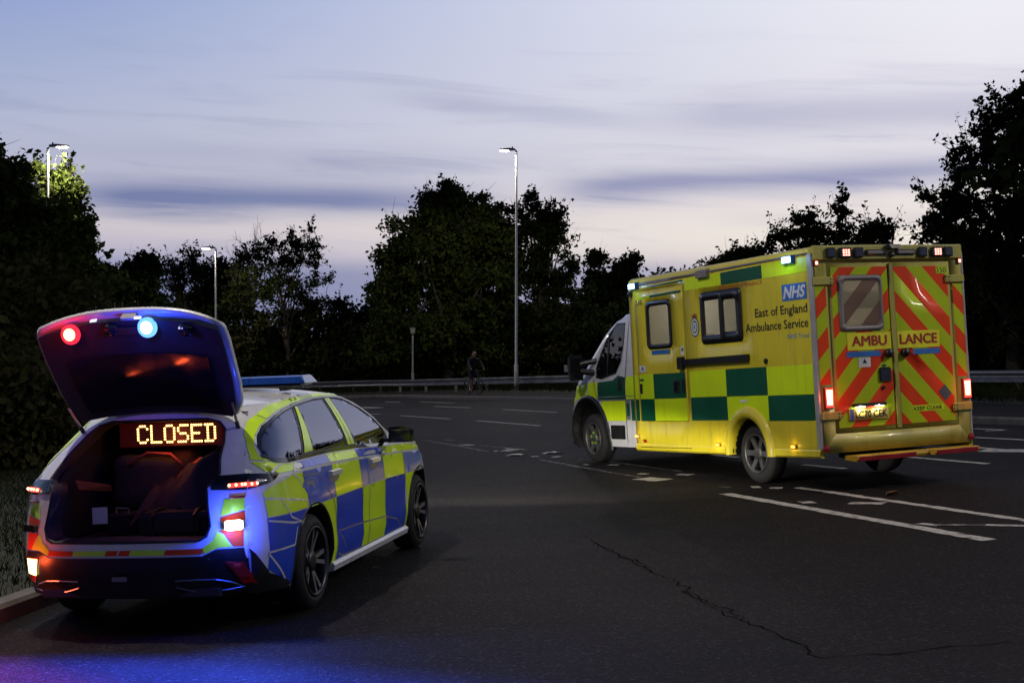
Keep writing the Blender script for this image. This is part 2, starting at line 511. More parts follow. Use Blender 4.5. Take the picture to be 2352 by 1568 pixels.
def strip2d(pts, w):
    pts = [np.array(p, float) for p in pts]; L, R = [], []
    for i, p in enumerate(pts):
        t = pts[min(i + 1, len(pts) - 1)] - pts[max(i - 1, 0)]; t /= np.linalg.norm(t); n = np.array([-t[1], t[0]]) * w / 2
        L.append(tuple(p + n)); R.append(tuple(p - n))
    return L + R[::-1]


def clip(poly, a, b, c):
    """keep a*x+b*y<=c"""
    out = []; n = len(poly)
    for i in range(n):
        p, q = poly[i], poly[(i + 1) % n]; dp = a * p[0] + b * p[1] - c; dq = a * q[0] + b * q[1] - c
        if dp <= 0: out.append(p)
        if dp * dq < 0:
            t = dp / (dp - dq); out.append((p[0] + t * (q[0] - p[0]), p[1] + t * (q[1] - p[1])))
    return out


_TXT = {}


def glyphs(body, bold, shear):
    k = (body, bold, shear)
    if k not in _TXT:
        cu = bpy.data.curves.new('t', 'FONT'); cu.body = body; cu.size = 1.0; cu.shear = shear; cu.offset = bold
        cu.resolution_u = 3; cu.fill_mode = 'FRONT'
        o = bpy.data.objects.new('t', cu); COL.objects.link(o)
        dg = bpy.context.evaluated_depsgraph_get(); e = o.evaluated_get(dg); me = e.to_mesh()
        V = np.array([v.co[:2] for v in me.vertices]); Fc = [tuple(p.vertices) for p in me.polygons]
        e.to_mesh_clear(); bpy.data.objects.remove(o); bpy.data.curves.remove(cu); _TXT[k] = (V, Fc)
    return _TXT[k]


def text(name, body, p0, right, up, w, h, mat, parent, bold=0.0, shear=0.0, fat=0.0):
    """lettering: lower left p0, width w, height h (full glyph box)"""
    V, Fc = glyphs(body, bold, shear); lo, hi = V.min(0), V.max(0)
    q = (V - lo) / (hi - lo); p0, right, up = (np.asarray(a, float) for a in (p0, right, up))
    P = p0 + q[:, :1] * w * right + q[:, 1:] * h * up
    if not fat: return mk(name, P, Fc, mat, parent)
    nrm = np.cross(right, up); V, F2 = [], []       # heavier strokes: shifted layers a hair apart
    for k, (a, b) in enumerate(((0, 0), (-1, 0), (1, 0), (0, -.7), (0, .7))):
        n0 = sum(len(v) for v in V); V.append(P + right * a * fat + up * b * fat + nrm * .0003 * k); F2 += [tuple(i + n0 for i in f) for f in Fc]
    return mk(name, np.vstack(V), F2, mat, parent)


def light(name, kind, loc, power, color, parent=None, size=.05, spot=None, aim=None, blend=.6):
    ld = bpy.data.lights.new(name, kind); ld.energy = power; ld.color = color
    if kind != 'AREA': ld.shadow_soft_size = size
    o = bpy.data.objects.new(name, ld); COL.objects.link(o); o.location = loc
    if spot: ld.spot_size = math.radians(spot); ld.spot_blend = blend
    if aim is not None:
        o.rotation_euler = (Vector(aim) - Vector(loc)).to_track_quat('-Z', 'Y').to_euler()
    if parent is not None: o.parent = parent
    return o


# lettering is turned to meshes first, while the scene is small
for b_, o_, s_ in (('NHS', .035, .28), ('East of England', .012, 0), ('Ambulance Service', .012, 0), ('NHS Trust', .01, 0), ('EMERGENCY AMBULANCE', .0, 0), ('350', .0, 0),
                   ('AMBU', .0, 0), ('LANCE', .0, 0), ('KEEP CLEAR', .01, 0), ('LC70 CEK', .02, 0)):
    glyphs(b_, o_, s_)


# ------------------------------------------------------------------ ground, road, kerbs
def gsurf(h): return lambda a, b: np.stack([a, b, G(a, b) + h], 1)


def smooth_line(P, n=8):
    P = [np.array(p, float) for p in P]; out = []
    for i in range(len(P) - 1):
        a, b, c, d = P[max(i - 1, 0)], P[i], P[i + 1], P[min(i + 2, len(P) - 1)]
        for k in range(n):
            t = k / n; out.append(.5 * ((2 * b) + (-a + c) * t + (2 * a - 5 * b + 4 * c - d) * t * t + (-a + 3 * b - 3 * c + d) * t ** 3))
    out.append(P[-1]); return out


def offset_line(L, w):
    out = []
    for i, p in enumerate(L):
        t = L[min(i + 1, len(L) - 1)] - L[max(i - 1, 0)]; t = t / np.linalg.norm(t); out.append(p + np.array([-t[1], t[0]]) * w)
    return out


far_kerb = [(-75., 74.), (-40., 68.), (-18., 61.5)] + [tuple(GP(u, v)[:2]) for u, v in ((800, 914.5), (1031, 916), (1310, 922.5), (1700, 938))] + \
           [tuple(GP(u, v)[:2]) for u, v in ((2240, 973),)] + [(15.0, 16.), (20.0, 4.), (24.0, -14.), (27., -40.)]
FK = smooth_line(far_kerb)
near_kerb = [(-6.6, -40.), (-5.6, -10.), (-4.55, 3.2), (-3.47, 9.42), (-3.27, 10.5), (-2.85, 13.2), (-3.3, 17.5), (-6.0, 22.5), (-11.5, 27.5), (-20., 31.5), (-40., 36.), (-75., 40.)]
NK = smooth_line(near_kerb)

mb = MB(); mb.grid(lambda a, b: (a, b, float(G(a, b)) - .35), np.r_[np.linspace(-400, -60, 12), np.linspace(-50, 50, 26), np.linspace(60, 400, 12)], np.r_[np.linspace(-200, -20, 8), np.linspace(-10, 90, 26), np.linspace(110, 700, 14)])
tag(mb.build('ground', m_earth, smooth=True), kind='structure')
road_poly = [tuple(p) for p in NK] + [tuple(p) for p in FK]
road = tag(patch('road', road_poly, gsurf(0), m_road, None, step=2.5), kind='structure')


def kerb_run(name, L, side, near=None):
    """kerb built of stones: single stones close to the camera, one run beyond"""
    s = np.r_[0, np.cumsum([np.linalg.norm(L[i + 1] - L[i]) for i in range(len(L) - 1)])]
    P = np.array(L); f = lambda d: np.array([np.interp(d, s, P[:, 0]), np.interp(d, s, P[:, 1])])
    ln = .914; far = MB(); kids = []; d = 0.0
    while d < s[-1] - ln:
        a, b = f(d + .006), f(d + ln - .006); t = (b - a) / np.linalg.norm(b - a); n = np.array([-t[1], t[0]]) * side
        pts = []
        for p in (a, b):
            z = float(G(*p))
            for w, h in ((-.001, -.15), (-.001, .095), (.018, .125), (.14, .127), (.14, -.15)):
                q = p + n * w; pts.append((q[0], q[1], z + h))
        m = (a + b) / 2
        if near is not None and np.linalg.norm(m - np.array(near[:2])) < near[2]: kids.append(pts)
        else: far.hull(pts)
        d += ln
    k = tag(far.build(name, m_kerb), kind='structure')
    for pts in kids: MB().hull(pts).build('kerb_stone', m_kerb, k)
    return k


kerb_run('kerb', NK, 1, (-3.6, 8.5, 6.5))
kerb_run('far_kerb', FK, 1)
in_n = offset_line(NK, .139)
tag(patch('grass_verge', [tuple(p) for p in in_n] + [(-120., 40.), (-120., -40.)], gsurf(.118), m_earth, None, step=3.0), kind='structure')
f1 = offset_line(FK, .139); f2 = offset_line(FK, 3.3)
tag(patch('footway', [tuple(p) for p in f1] + [tuple(p) for p in f2[::-1]], gsurf(.12), m_foot, None, step=1.5), kind='structure')
tag(patch('far_verge', [tuple(p) for p in f2] + [(60., -40.), (160., 10.), (160., 160.), (-160., 160.), (-75., 80.)], gsurf(.128), m_earth, None, step=6.0), kind='structure')


# painted markings on the road: (u1, v1, u2, v2, width in metres, worn)
def z1(a, b): return 1320.7 + .4385 * a, 1004.9 + .4385 * b


def z6(a, b): return 775.2 + .2563 * a, 717.8 + .2563 * b


def z5b(a, b): return 2009.8 + .2211 * a, 746.5 + .2211 * b


def marking(p, q, w, mat, z=.005, wob=.2):
    p, q = np.array(p[:2]), np.array(q[:2]); L = np.linalg.norm(q - p); t = (q - p) / L; n = np.array([-t[1], t[0]])
    k = max(3, int(L / .10)); a, b = [], []
    for i in range(k + 1):
        c = p + t * L * i / k
        e1, e2 = (1 + wob * (RNG.random() - .6) for _ in range(2))
        a.append(tuple(c + n * w / 2 * e1)); b.append(tuple(c - n * w / 2 * e2))
    V = [(x, y, float(G(x, y)) + z) for x, y in a + b]
    return mk('lane_marking', V, [(i, i + 1, k + 2 + i, k + 1 + i) for i in range(k)], mat, road)


for (za, a, b, w, worn, wob) in [
        (z1, (785, 294), (2170, 538), .15, 0, .3), (z1, (1165, 262), (2420, 442), .12, 0, .45), (z1, (2150, 458), (2440, 464), .10, 0, .5), (z1, (1880, 457), (2150, 460), .09, 1, .6),
        (z1, (1185, 342), (1250, 338), .22, 0, .7), (z1, (1440, 342), (1620, 346), .20, 0, .6), (z1, (345, 214), (468, 224), .30, 0, .3), (z1, (540, 193), (610, 196), .16, 0, .6),
        (z1, (345, 193), (372, 188), .15, 0, .6), (z1, (925, 261), (970, 259), .2, 0, .5), (z1, (1020, 265), (1088, 264), .16, 0, .6), (z1, (770, 261), (798, 258), .2, 1, .6),
        (z1, (-40, 146), (345, 209), .06, 1, .6), (z1, (190, 128), (560, 178), .06, 1, .6), (z1, (175, 143), (228, 144), .14, 0, .5), (z1, (1832, 458), (1866, 452), .22, 0, .4),
        (z1, (1195, 142), (1415, 163), .12, 0, .3), (z1, (1745, 102), (2165, 138), .12, 0, .2), (z1, (2065, 48), (2260, 66), .12, 0, .2), (z1, (2130, 67), (2440, 71), .45, 0, .2),
        (z1, (720, 92), (850, 104), .12, 0, .3),
        (z6, (740, 801), (1050, 810), .12, 0, .2), (z6, (865, 840), (1195, 853), .12, 0, .2), (z6, (565, 923), (1010, 953), .12, 0, .2), (z6, (1250, 969), (1820, 1015), .12, 0, .2),
        (z6, (1485, 868), (1965, 895), .12, 0, .2), (z6, (430, 800), (565, 805), .12, 0, .2), (z6, (205, 850), (378, 853), .40, 0, .2), (z6, (280, 907), (380, 910), .12, 0, .2),
        (z6, (330, 822), (600, 828), .12, 1, .2), (z6, (1105, 1186), (1220, 1187), .24, 0, .5), (z6, (1480, 1236), (1580, 1236), .3, 0, .5), (z6, (1740, 1292), (1800, 1288), .16, 0, .6),
        (z6, (1930, 1293), (1990, 1293), .2, 0, .5), (z6, (780, 1145), (1350, 1245), .06, 1, .6), (z6, (1400, 1242), (1440, 1240), .16, 0, .6), (z6, (1820, 1322), (2400, 1420), .07, 1, .6),
        (z6, (1280, 1190), (1700, 1232), .05, 1, .8), (z6, (960, 1138), (1040, 1147), .07, 1, .7), (z6, (1500, 1215), (1640, 1228), .12, 0, .8), (z6, (2205, 1366), (2250, 1362), .16, 0, .5),
        (z5b, (1030, 1077), (1350, 1090), .12, 0, .2), (z5b, (1145, 1100), (1330, 1093), .12, 0, .2), (z5b, (1035, 1168), (1600, 1196), .12, 0, .2)]:
    marking(GP(*za(*a)), GP(*za(*b)), w, m_line_worn if worn else m_line, wob=wob)


def crack(uv, w):
    pts = [np.array(GP(*q)[:2]) for q in uv]; path = []
    for a, b in zip(pts[:-1], pts[1:]):
        k = max(2, int(np.linalg.norm(b - a) / .07))
        for i in range(k): path.append(a + (b - a) * i / k + RNG.normal(0, .018, 2))
    V = []; n = len(path)
    for i, p in enumerate(path):
        t = path[min(i + 1, n - 1)] - path[max(i - 1, 0)]; t /= np.linalg.norm(t) + 1e-9; e = np.array([-t[1], t[0]]) * w * (.25 + .75 * RNG.random())
        for q in (p + e, p - e): V.append((q[0], q[1], float(G(*q)) + .003))
    mk('crack', V, [(2 * i, 2 * i + 2, 2 * i + 3, 2 * i + 1) for i in range(n - 1)], m_crack, road)


C1 = [z1(*q) for q in ((60, 515), (150, 580), (270, 640), (400, 700), (500, 740), (640, 830), (780, 890), (900, 965), (1040, 1015), (1150, 1075), (1240, 1135), (1340, 1150), (1500, 1138), (1640, 1135), (1780, 1115), (1980, 1095), (2180, 1075), (2400, 1080))]
crack(C1, .008)
crack([z1(*q) for q in ((130, 570), (240, 620), (340, 655), (420, 690))], .009)
crack([z1(*q) for q in ((560, 800), (660, 860), (760, 905), (900, 975))], .008)
p = GP(*z1(1662, 300)); fl_ = thing('fallen_leaf', 'small curled brown leaf lying on the road behind the ambulance', 'leaf', T(p[0], p[1], p[2], .4))
m_dead = M('dead_leaf', (.12, .045, .015), .8, var=.3, vs=30)
MB().grid(lambda a, b: (.075 * a, .042 * b * (1 - a * a) ** .5, .008 + .03 * b * b + .012 * a), list(np.linspace(-.98, .98, 9)), list(np.linspace(-1, 1, 7))).build('blade', m_dead, fl_, True)
MB().tube([(.07, 0, .02), (.12, .01, .008)], .003, 5).build('stalk', m_dead, fl_)
for q in ((1610, 1281), (1935, 1261)):   # cat's-eye road studs
    p = GP(*z6(*q)); st = thing('road_stud', 'black road stud with white reflector, %s' % ('nearer the police car' if q[0] == 1610 else 'nearer the ambulance front wheel'), 'road stud', T(p[0], p[1], p[2], .3), 'road studs on the asphalt')
    MB().hull([(sx * .17, sy * .09, 0) for sx in (-1, 1) for sy in (-1, 1)] + [(sx * .10, sy * .06, .022) for sx in (-1, 1) for sy in (-1, 1)]).build('housing', m_black, st)
    MB().box((0, -.03, .026), (.05, .03, .012), .003).build('reflector', m_inkw, st)


# ------------------------------------------------------------------ guard rail
def rail():
    ctl = [(-60., 78.), (-30., 76.)] + [tuple(at(u, 870, D)[:2]) for u, D in ((720, 71), (950, 66), (1300, 58.5), (1800, 45.), (2290, 34.6))] + [(16.2, 26.), (19.5, 17.)]
    L = smooth_line(ctl, 10); s = np.r_[0, np.cumsum([np.linalg.norm(L[i + 1] - L[i]) for i in range(len(L) - 1)])]; P = np.array(L)
    f = lambda d: np.array([np.interp(d, s, P[:, 0]), np.interp(d, s, P[:, 1])])
    th = thing('guard_rail', 'long galvanised steel crash barrier behind the footway, running along the trees', 'guard rail', T(*f(0)))
    inv = th.matrix_world.inverted()
    prof = [(.0, .0), (.028, .018), (.03, .07), (.0, .105), (-.038, .13), (-.038, .18), (.0, .205), (.03, .24), (.028, .292), (.0, .31)]
    seg = 4.0; d = 0.0; top = .72
    while d < s[-1] - seg:
        V = []; ks = np.linspace(d, d + seg - .004, 5); m = len(prof)
        for q in ks:
            p = f(q); t = f(q + .1) - f(q - .1); t /= np.linalg.norm(t); n = np.array([t[1], -t[0]]); z = float(G(*p)) + top - .31
            V += [tuple(inv @ Vector((p[0] + n[0] * a, p[1] + n[1] * a, z + h))) for a, h in prof]
        o = mk('beam', V, [(i * m + k, (i + 1) * m + k, (i + 1) * m + k + 1, i * m + k + 1) for i in range(4) for k in range(m - 1)], m_steel, th)
        so = o.modifiers.new('sheet', 'SOLIDIFY'); so.thickness = .006
        for q in (d + 1.0, d + 3.0):
            p = f(q); t = f(q + .1) - f(q - .1); t /= np.linalg.norm(t); c = inv @ Vector((p[0] - t[1] * -.09 * -1, p[1] + t[0] * .09, float(G(*p)) + .26))
            MB().box(c, (.12, .10, .64), .008).build('post', m_steel, th)
        d += seg
    return f


rail()


# ------------------------------------------------------------------ street lamps
def street_lamp(p, h, head_dir, label, power, arm=.55):
    t = thing('street_lamp', label, 'street lamp', T(p[0], p[1]), 'street lamps along the road')
    MB().lathe([(0, .10), (.02, .10), (1.25, .095), (1.32, .065), (h, .042)], (0, 0, 0), (0, 0, 1), 14).build('column', m_pole, t, True)
    MB().box((0, -.101, .75), (.10, .012, .5), .004).build('access_door', m_pole, t)
    d = np.array([head_dir, 0, 0])
    MB().tube([(0, 0, h - .05), (0, 0, h + .10), (head_dir * .06, 0, h + .15), (head_dir * arm * .6, 0, h + .17)], [.046, .045, .040, .035], 10).build('bracket', m_pole, t, True)
    hd = MB().hull([(head_dir * (arm * .45 + a), b, h + .17 + c) for a, b, c in ((0, .06, -.03), (0, -.06, -.03), (0, .05, .05), (0, -.05, .05), (.25, .15, -.04), (.25, -.15, -.04), (.25, .10, .07), (.25, -.10, .07), (.68, .12, -.03), (.68, -.12, -.03), (.68, .08, .03), (.68, -.08, .03))]).build('lantern', m_grey, t)
    MB().hull([(head_dir * (arm * .45 + a), b, h + .17 + c) for a, b, c in ((.28, .12, -.045), (.28, -.12, -.045), (.66, .10, -.034), (.66, -.10, -.034), (.36, .07, -.085), (.36, -.07, -.085), (.60, .06, -.075), (.60, -.06, -.075))]).build('lamp_glass', e_lamp, hd)
    MB().lathe([(.0, .03), (.07, .03), (.08, .0)], (head_dir * (arm * .45 + .12), 0, h + .23), (0, 0, 1), 8).build('photocell', m_black, hd)
    lp = (head_dir * (arm * .45 + .46), 0, h + .04)
    light('lamp_light', 'SPOT', lp, power, (1.0, .90, .74), t, .12, 172, (lp[0], lp[1], lp[2] - 1), .18)
    return t


def lamp_px(u, vtop, D, hd, label, power):
    p = at(u, vtop, D); g = float(G(p[0], p[1])); return street_lamp(p, p[2] - g - .15, hd, label, power, .12)


lamp_px(1186, 345, 60.5, -1, 'tall lit street lamp standing in front of the big central trees', 1800)
lamp_px(110, 337, 50, 1, 'lit street lamp rising out of the tree at the left', 1700)
lamp_px(496, 570, 73, -1, 'smallest lit street lamp, behind the raised tailgate among dark trees', 900)
street_lamp((-5.6, 10.4), 9.2, 1, 'lit street lamp on the grass beside the police car', 2000, 1.6)
street_lamp((15.9, 13.0), 9.4, -1, 'lit street lamp on the footway behind the ambulance', 3000, 1.2)

# short footpath light behind the rail
pp = at(948, 800, 68.5)
t_ = thing('path_light', 'short pale path light post behind the crash barrier, lantern among leaves', 'path light', T(pp[0], pp[1]))
gz = at(948, 770, 68.5)[2] - float(G(pp[0], pp[1]))
MB().lathe([(0, .075), (1.0, .075), (1.05, .05), (gz, .045)], (0, 0, 0), (0, 0, 1), 12).build('column', M('path_post_paint', (.16, .16, .16), .5), t_, True)
MB().lathe([(0, .05), (.05, .11), (.10, .12)], (0, 0, gz), (0, 0, 1), 12).build('collar', m_black, t_, True)
MB().lathe([(0, .10), (.22, .12), (.26, .13)], (0, 0, gz + .10), (0, 0, 1), 12).build('lamp_glass', EM('path_lamp_glass', (1, .95, .85), .06), t_, True)
MB().lathe([(0, .20), (.05, .16), (.12, .02)], (0, 0, gz + .36), (0, 0, 1), 12).build('cap', m_black, t_, True)
light('path_lamp_light', 'POINT', (0, -.30, gz + .02), .8, (1, .95, .88), t_, .05)


# ------------------------------------------------------------------ trees
def leaves(C, size, rng, up=.4, elong=1.7):
    n = len(C); N = rng.normal(size=(n, 3)); N[:, 2] += up; N /= np.linalg.norm(N, axis=1, keepdims=True)
    A = np.cross(N, rng.normal(size=(n, 3))); A /= np.linalg.norm(A, axis=1, keepdims=True) + 1e-9; B = np.cross(N, A)
    s = size * (.55 + .9 * rng.random((n, 1))); l = A * s * elong * .5; w = B * s * .5; dn = N * s * -.16
    V = np.stack([C - l, C + w + dn * -.5, C + l + dn, C - w + dn * -.5], 1).reshape(-1, 3)
    return V, np.arange(n * 4).reshape(n, 4)


def tree(name, label, cat, base, lobes, leaf, n_leaf, mat, seed, clusters=70, cl_r=.55, trunk=.16, shell=.55, twig=True, group=None, bare=0, trunk_top=.62, flat=.75, wisp=.8):
    """lobes: list of (dx, dy, z, rx, ry, rz) ellipsoids relative to the base that together make the crown"""
    rng = np.random.default_rng(seed)
    t = thing(name, label, cat, T(base[0], base[1], float(G(base[0], base[1])) + .1), group)
    lob = np.array(lobes, float); vol = lob[:, 3] * lob[:, 4] * lob[:, 5]; pick = rng.choice(len(lob), clusters, p=vol ** .55 / (vol ** .55).sum())
    d = rng.normal(size=(clusters, 3)); d /= np.linalg.norm(d, axis=1, keepdims=True)
    rad = (shell + (1 - shell) * rng.random((clusters, 1))) * (.8 + .35 * rng.random((clusters, 1)))
    CC = lob[pick, :3] + d * rad * lob[pick, 3:]
    CC[:, 2] = np.maximum(CC[:, 2], .25)
    ht = max(l[2] + l[5] for l in lob)
    tp = [np.array([0, 0, -.2]), np.array([.04 * ht * rng.normal() * .3, .0, ht * .25]), np.array([.05 * ht * rng.normal() * .4, .03 * ht * rng.normal(), ht * trunk_top])]
    tq = [tp[0] + (tp[1] - tp[0]) * k / 5 for k in range(5)] + [tp[1] + (tp[2] - tp[1]) * k / 7 for k in range(8)]; mb = MB(); mb.tube(tq, list(np.linspace(trunk, trunk * .35, 13)), 8)
    # main limbs, then a branch to every clump
    k = max(4, clusters // 10); mains = CC[rng.choice(clusters, k, replace=False)]; mp = []
    for q in mains:
        f = rng.uniform(.35, .95); i = 0 if f < .5 else 1
        a = tp[i] + (tp[i + 1] - tp[i]) * ((f - .5 * i) * 2)
        m1 = a + (q - a) * .5 + np.array([0, 0, .12 * np.linalg.norm(q - a)]) * rng.normal() * .6
        bz = [a * (1 - t) ** 2 + 2 * t * (1 - t) * m1 + q * t * t for t in np.linspace(0, 1, 9)]; m1 = bz[4]; mb.tube(bz, list(np.linspace(trunk * .42, trunk * .10, 9)), 5, False); mp += bz[3:]
    mp = np.array(mp); mb.build('trunk', m_bark, t, True); mb = MB()
    for q in CC:
        j = np.argmin(np.linalg.norm(mp - q, axis=1) + .3 * np.abs(rng.normal(size=len(mp)))); a = mp[j]
        mb.tube([a, (a + q) / 2 + rng.normal(size=3) * .08 * np.linalg.norm(q - a), q], [trunk * .13, trunk * .09, trunk * .04], 4, False)
        if twig:
            for _ in range(3):
                e = q + rng.normal(size=3) * cl_r * .9; e[2] += cl_r * .35
                mb.tube([q, (q + e) / 2 + rng.normal(size=3) * .05, e], [trunk * .05, trunk * .035, trunk * .015], 3, False)
    for _ in range(bare):
        q = CC[rng.integers(clusters)] + np.array([rng.normal() * .3, rng.normal() * .3, rng.uniform(.5, 1.3)]); a = mp[np.argmin(np.linalg.norm(mp - q, axis=1))]
        mb.tube([a, (a + q) / 2 + rng.normal(size=3) * .1, q], [.02, .014, .005], 4, False)
        for _k in range(4):
            f = rng.uniform(.4, .9); b = a + (q - a) * f; e = b + rng.normal(size=3) * .25 + np.array([0, 0, .25]); mb.tube([b, e], [.009, .004], 3, False)
    WP = []
    for _ in range(int(clusters * wisp)):
        i = rng.integers(clusters); o = CC[i] - lob[pick[i], :3]; o = o / (np.linalg.norm(o) + 1e-6) + rng.normal(size=3) * .35; o[2] += .25; o /= np.linalg.norm(o)
        L = rng.uniform(.5, 1.25) * (cl_r + .35); a = CC[i]; b = a + o * L * .55 + rng.normal(size=3) * .06; e = b + o * L * .5 + np.array([0, 0, rng.normal() * .12])
        if e[2] < .4: continue
        mb.tube([a, b, e], [trunk * .06, trunk * .04, .004], 3, False)
        f = rng.random((11, 1)); WP.append(np.where(f < .5, a + (b - a) * f * 2, b + (e - b) * (f * 2 - 1)) + rng.normal(size=(11, 3)) * .075)
    tag(mb.build('branches', m_bark, t, True), kind='stuff')
    w = .4 + rng.random(clusters); ci = rng.choice(clusters, n_leaf, p=w / w.sum()); rr = cl_r * (.6 + .7 * rng.random(clusters))[ci, None]
    P = CC[ci] + rng.normal(size=(n_leaf, 3)) * rr * np.array([.55, .55, .55 * flat])
    P[:, 2] = np.maximum(P[:, 2], .06)
    if WP: P = np.vstack([P] + WP)
    V, Fc = leaves(P, leaf, rng)
    mk('crown', V, Fc, mat, t)
    return t


def crown_px(D, blobs, base_u, depth=.8):
    """turn crown outlines read at distance D (u, v, ru, rv) into ellipsoids about a base on the ground"""
    s = D / F; bx = at(base_u, 812, D); g = float(G(bx[0], bx[1])) + .1; out = []
    for k, (u, v, ru, rv) in enumerate(blobs):
        p = at(u, v, D); out.append((p[0] - bx[0], (0.0 if k % 2 else .25) * ru * s, p[2] - g, ru * s, ru * s * depth, rv * s))
    return (bx[0], bx[1]), out


def px_tree(label, D, base_u, blobs, leaf, n, mat, seed, name='tree', cat='tree', **k):
    b, l = crown_px(D, blobs, base_u); return tree(name, label, cat, b, l, leaf, n, mat, seed, **k)


px_tree('large dense broadleaf tree at the left edge, red-lit low branches', 36, -20, [(-60, 520, 150, 190), (40, 660, 150, 170), (130, 600, 75, 95), (-50, 390, 70, 70), (20, 820, 170, 150), (175, 650, 60, 60), (90, 530, 50, 60)], .12, 56000, m_leafA, 11, clusters=340, cl_r=.34, trunk=.22, wisp=1.2)
px_tree('tree with leaves lit yellow-green under the left street lamp', 50.8, 118, [(110, 440, 62, 75), (165, 500, 42, 75), (80, 560, 100, 120), (60, 760, 110, 130)], .11, 15000, leafmat('leaf_lamp_lit', (.026, .038, .009), (.060, .075, .015)), 12, clusters=150, cl_r=.34, wisp=1.2)
px_tree('dark bushy conifer-like tree beyond the red strobe', 78, 310, [(310, 690, 58, 70), (300, 632, 28, 42), (340, 615, 24, 38), (300, 790, 80, 90)], .15, 22000, m_leafC, 13, clusters=130, cl_r=.5)
px_tree('dark low tree filling the gap between the left tree and the conifer-like tree', 74, 262, [(262, 690, 45, 60), (240, 650, 30, 40), (262, 790, 70, 90)], .13, 13000, m_leafC, 27, clusters=90, cl_r=.42)
px_tree('dark rounded tree right behind the smallest lamp post', 88, 515, [(510, 655, 55, 55), (545, 690, 50, 50), (480, 690, 45, 55)], .14, 14000, m_leafC, 28, clusters=90, cl_r=.45)
px_tree('open round-crowned tree with thin fanning branches left of the smallest lamp post', 84, 425, [(420, 622, 52, 58), (455, 612, 26, 36), (398, 680, 42, 60)], .11, 3000, m_leafB, 14, clusters=100, cl_r=.40, trunk=.16, wisp=1.2)
px_tree('sparse airy tree with branches showing against the sky, left of the big trees', 76, 660, [(650, 572, 52, 58), (700, 592, 46, 66), (612, 640, 50, 50), (732, 665, 30, 55), (650, 680, 70, 55)], .105, 5200, m_leafB, 15, clusters=150, cl_r=.33, trunk=.15, bare=14, wisp=1.2)
px_tree('half-bare tree with dead upright twigs beside the sparse tree', 77, 580, [(575, 600, 38, 58), (552, 650, 42, 60)], .12, 1500, m_leafB, 16, clusters=40, cl_r=.45, trunk=.12, bare=40)
px_tree('biggest full-crowned tree in the middle, behind the crash barrier', 71, 1030, [(1050, 515, 92, 92), (980, 600, 100, 105), (1090, 640, 105, 120), (905, 680, 48, 90), (1030, 760, 160, 110), (895, 780, 48, 90), (1010, 480, 40, 50), (1110, 500, 40, 55)], .135, 95000, m_leafA, 17, clusters=430, cl_r=.52, trunk=.30)
px_tree('loose leafy tree on the right flank of the biggest tree', 73, 1245, [(1230, 500, 42, 62), (1265, 600, 55, 85), (1225, 700, 80, 110), (1300, 680, 28, 80), (1275, 520, 22, 40)], .115, 17000, m_leafB, 18, clusters=200, cl_r=.38, trunk=.2, wisp=1.3)
px_tree('twiggy half-bare crown between the two central trees', 74, 1160, [(1160, 520, 34, 68), (1165, 600, 45, 60)], .12, 4200, m_leafB, 19, clusters=50, cl_r=.4, trunk=.12, bare=24)
px_tree('low dark tree with a single upright tuft left of the ambulance cab', 74, 1390, [(1385, 665, 40, 52), (1373, 588, 7, 22), (1400, 760, 70, 90)], .15, 18000, m_leafC, 20, clusters=110, cl_r=.42)
px_tree('low dark tree just above the ambulance cab roof', 75, 1470, [(1440, 640, 36, 46), (1490, 690, 56, 50), (1450, 760, 90, 90)], .15, 20000, m_leafC, 21, clusters=110, cl_r=.42)
px_tree('small leafy treetop over the front of the ambulance box', 76, 1530, [(1530, 652, 30, 36), (1510, 740, 60, 80)], .14, 6000, m_leafB, 22, clusters=60, cl_r=.4)
px_tree('feathery tree peeking over the middle of the ambulance roof', 52, 1680, [(1655, 625, 62, 45), (1715, 605, 45, 45), (1680, 720, 80, 80)], .09, 9000, m_leafB, 23, clusters=150, cl_r=.28, wisp=1.5)
px_tree('dark tree with a pointed leading shoot over the ambulance roof', 41, 1900, [(1890, 565, 80, 48), (1930, 485, 11, 46), (1845, 515, 26, 42), (2010, 540, 40, 34), (1920, 680, 130, 90), (1785, 560, 28, 36)], .08, 13500, m_leafC, 24, clusters=240, cl_r=.19, trunk=.14, wisp=1.6)
px_tree('tall airy tree at the right edge, beyond the ambulance tail', 40, 2330, [(2330, 290, 80, 100), (2245, 400, 70, 105), (2170, 480, 62, 70), (2160, 560, 50, 50), (2320, 560, 130, 130), (2240, 640, 110, 110), (2400, 400, 110, 170), (2390, 700, 150, 150)], .085, 29000, m_leafB, 25, clusters=520, cl_r=.24, trunk=.24, wisp=1.5)
px_tree('dense dark tree below the tall airy tree at the right edge', 43, 2280, [(2260, 730, 110, 110), (2380, 730, 130, 130), (2140, 720, 70, 110)], .14, 30000, m_leafC, 26, clusters=180, cl_r=.45)
# trees going on beyond the frame to the right, mirrored in the police car windows
for k, (x, y, h) in enumerate(((15.8, 35.5, 10.5), (20.5, 33, 11), (25, 27, 10), (30, 14, 9.0), (-24, 30, 8.0), (-27, 18, 7.5), (-22, 6, 8))):
    tree('tree', 'roadside tree out to the %s of the road, %s' % (('right', ('first', 'second', 'third', 'fourth')[k]) if k < 4 else ('left', ('first', 'second', 'third')[k - 4])), 'tree', (x, y), [(0, 0, h * .62, 3.0, 3.0, h * .36), (1.0, 1, h * .42, 3.4, 3.0, h * .34)], .26, 7000, m_leafB, 40 + k, clusters=70, cl_r=.8, twig=False, group='trees beyond the frame')

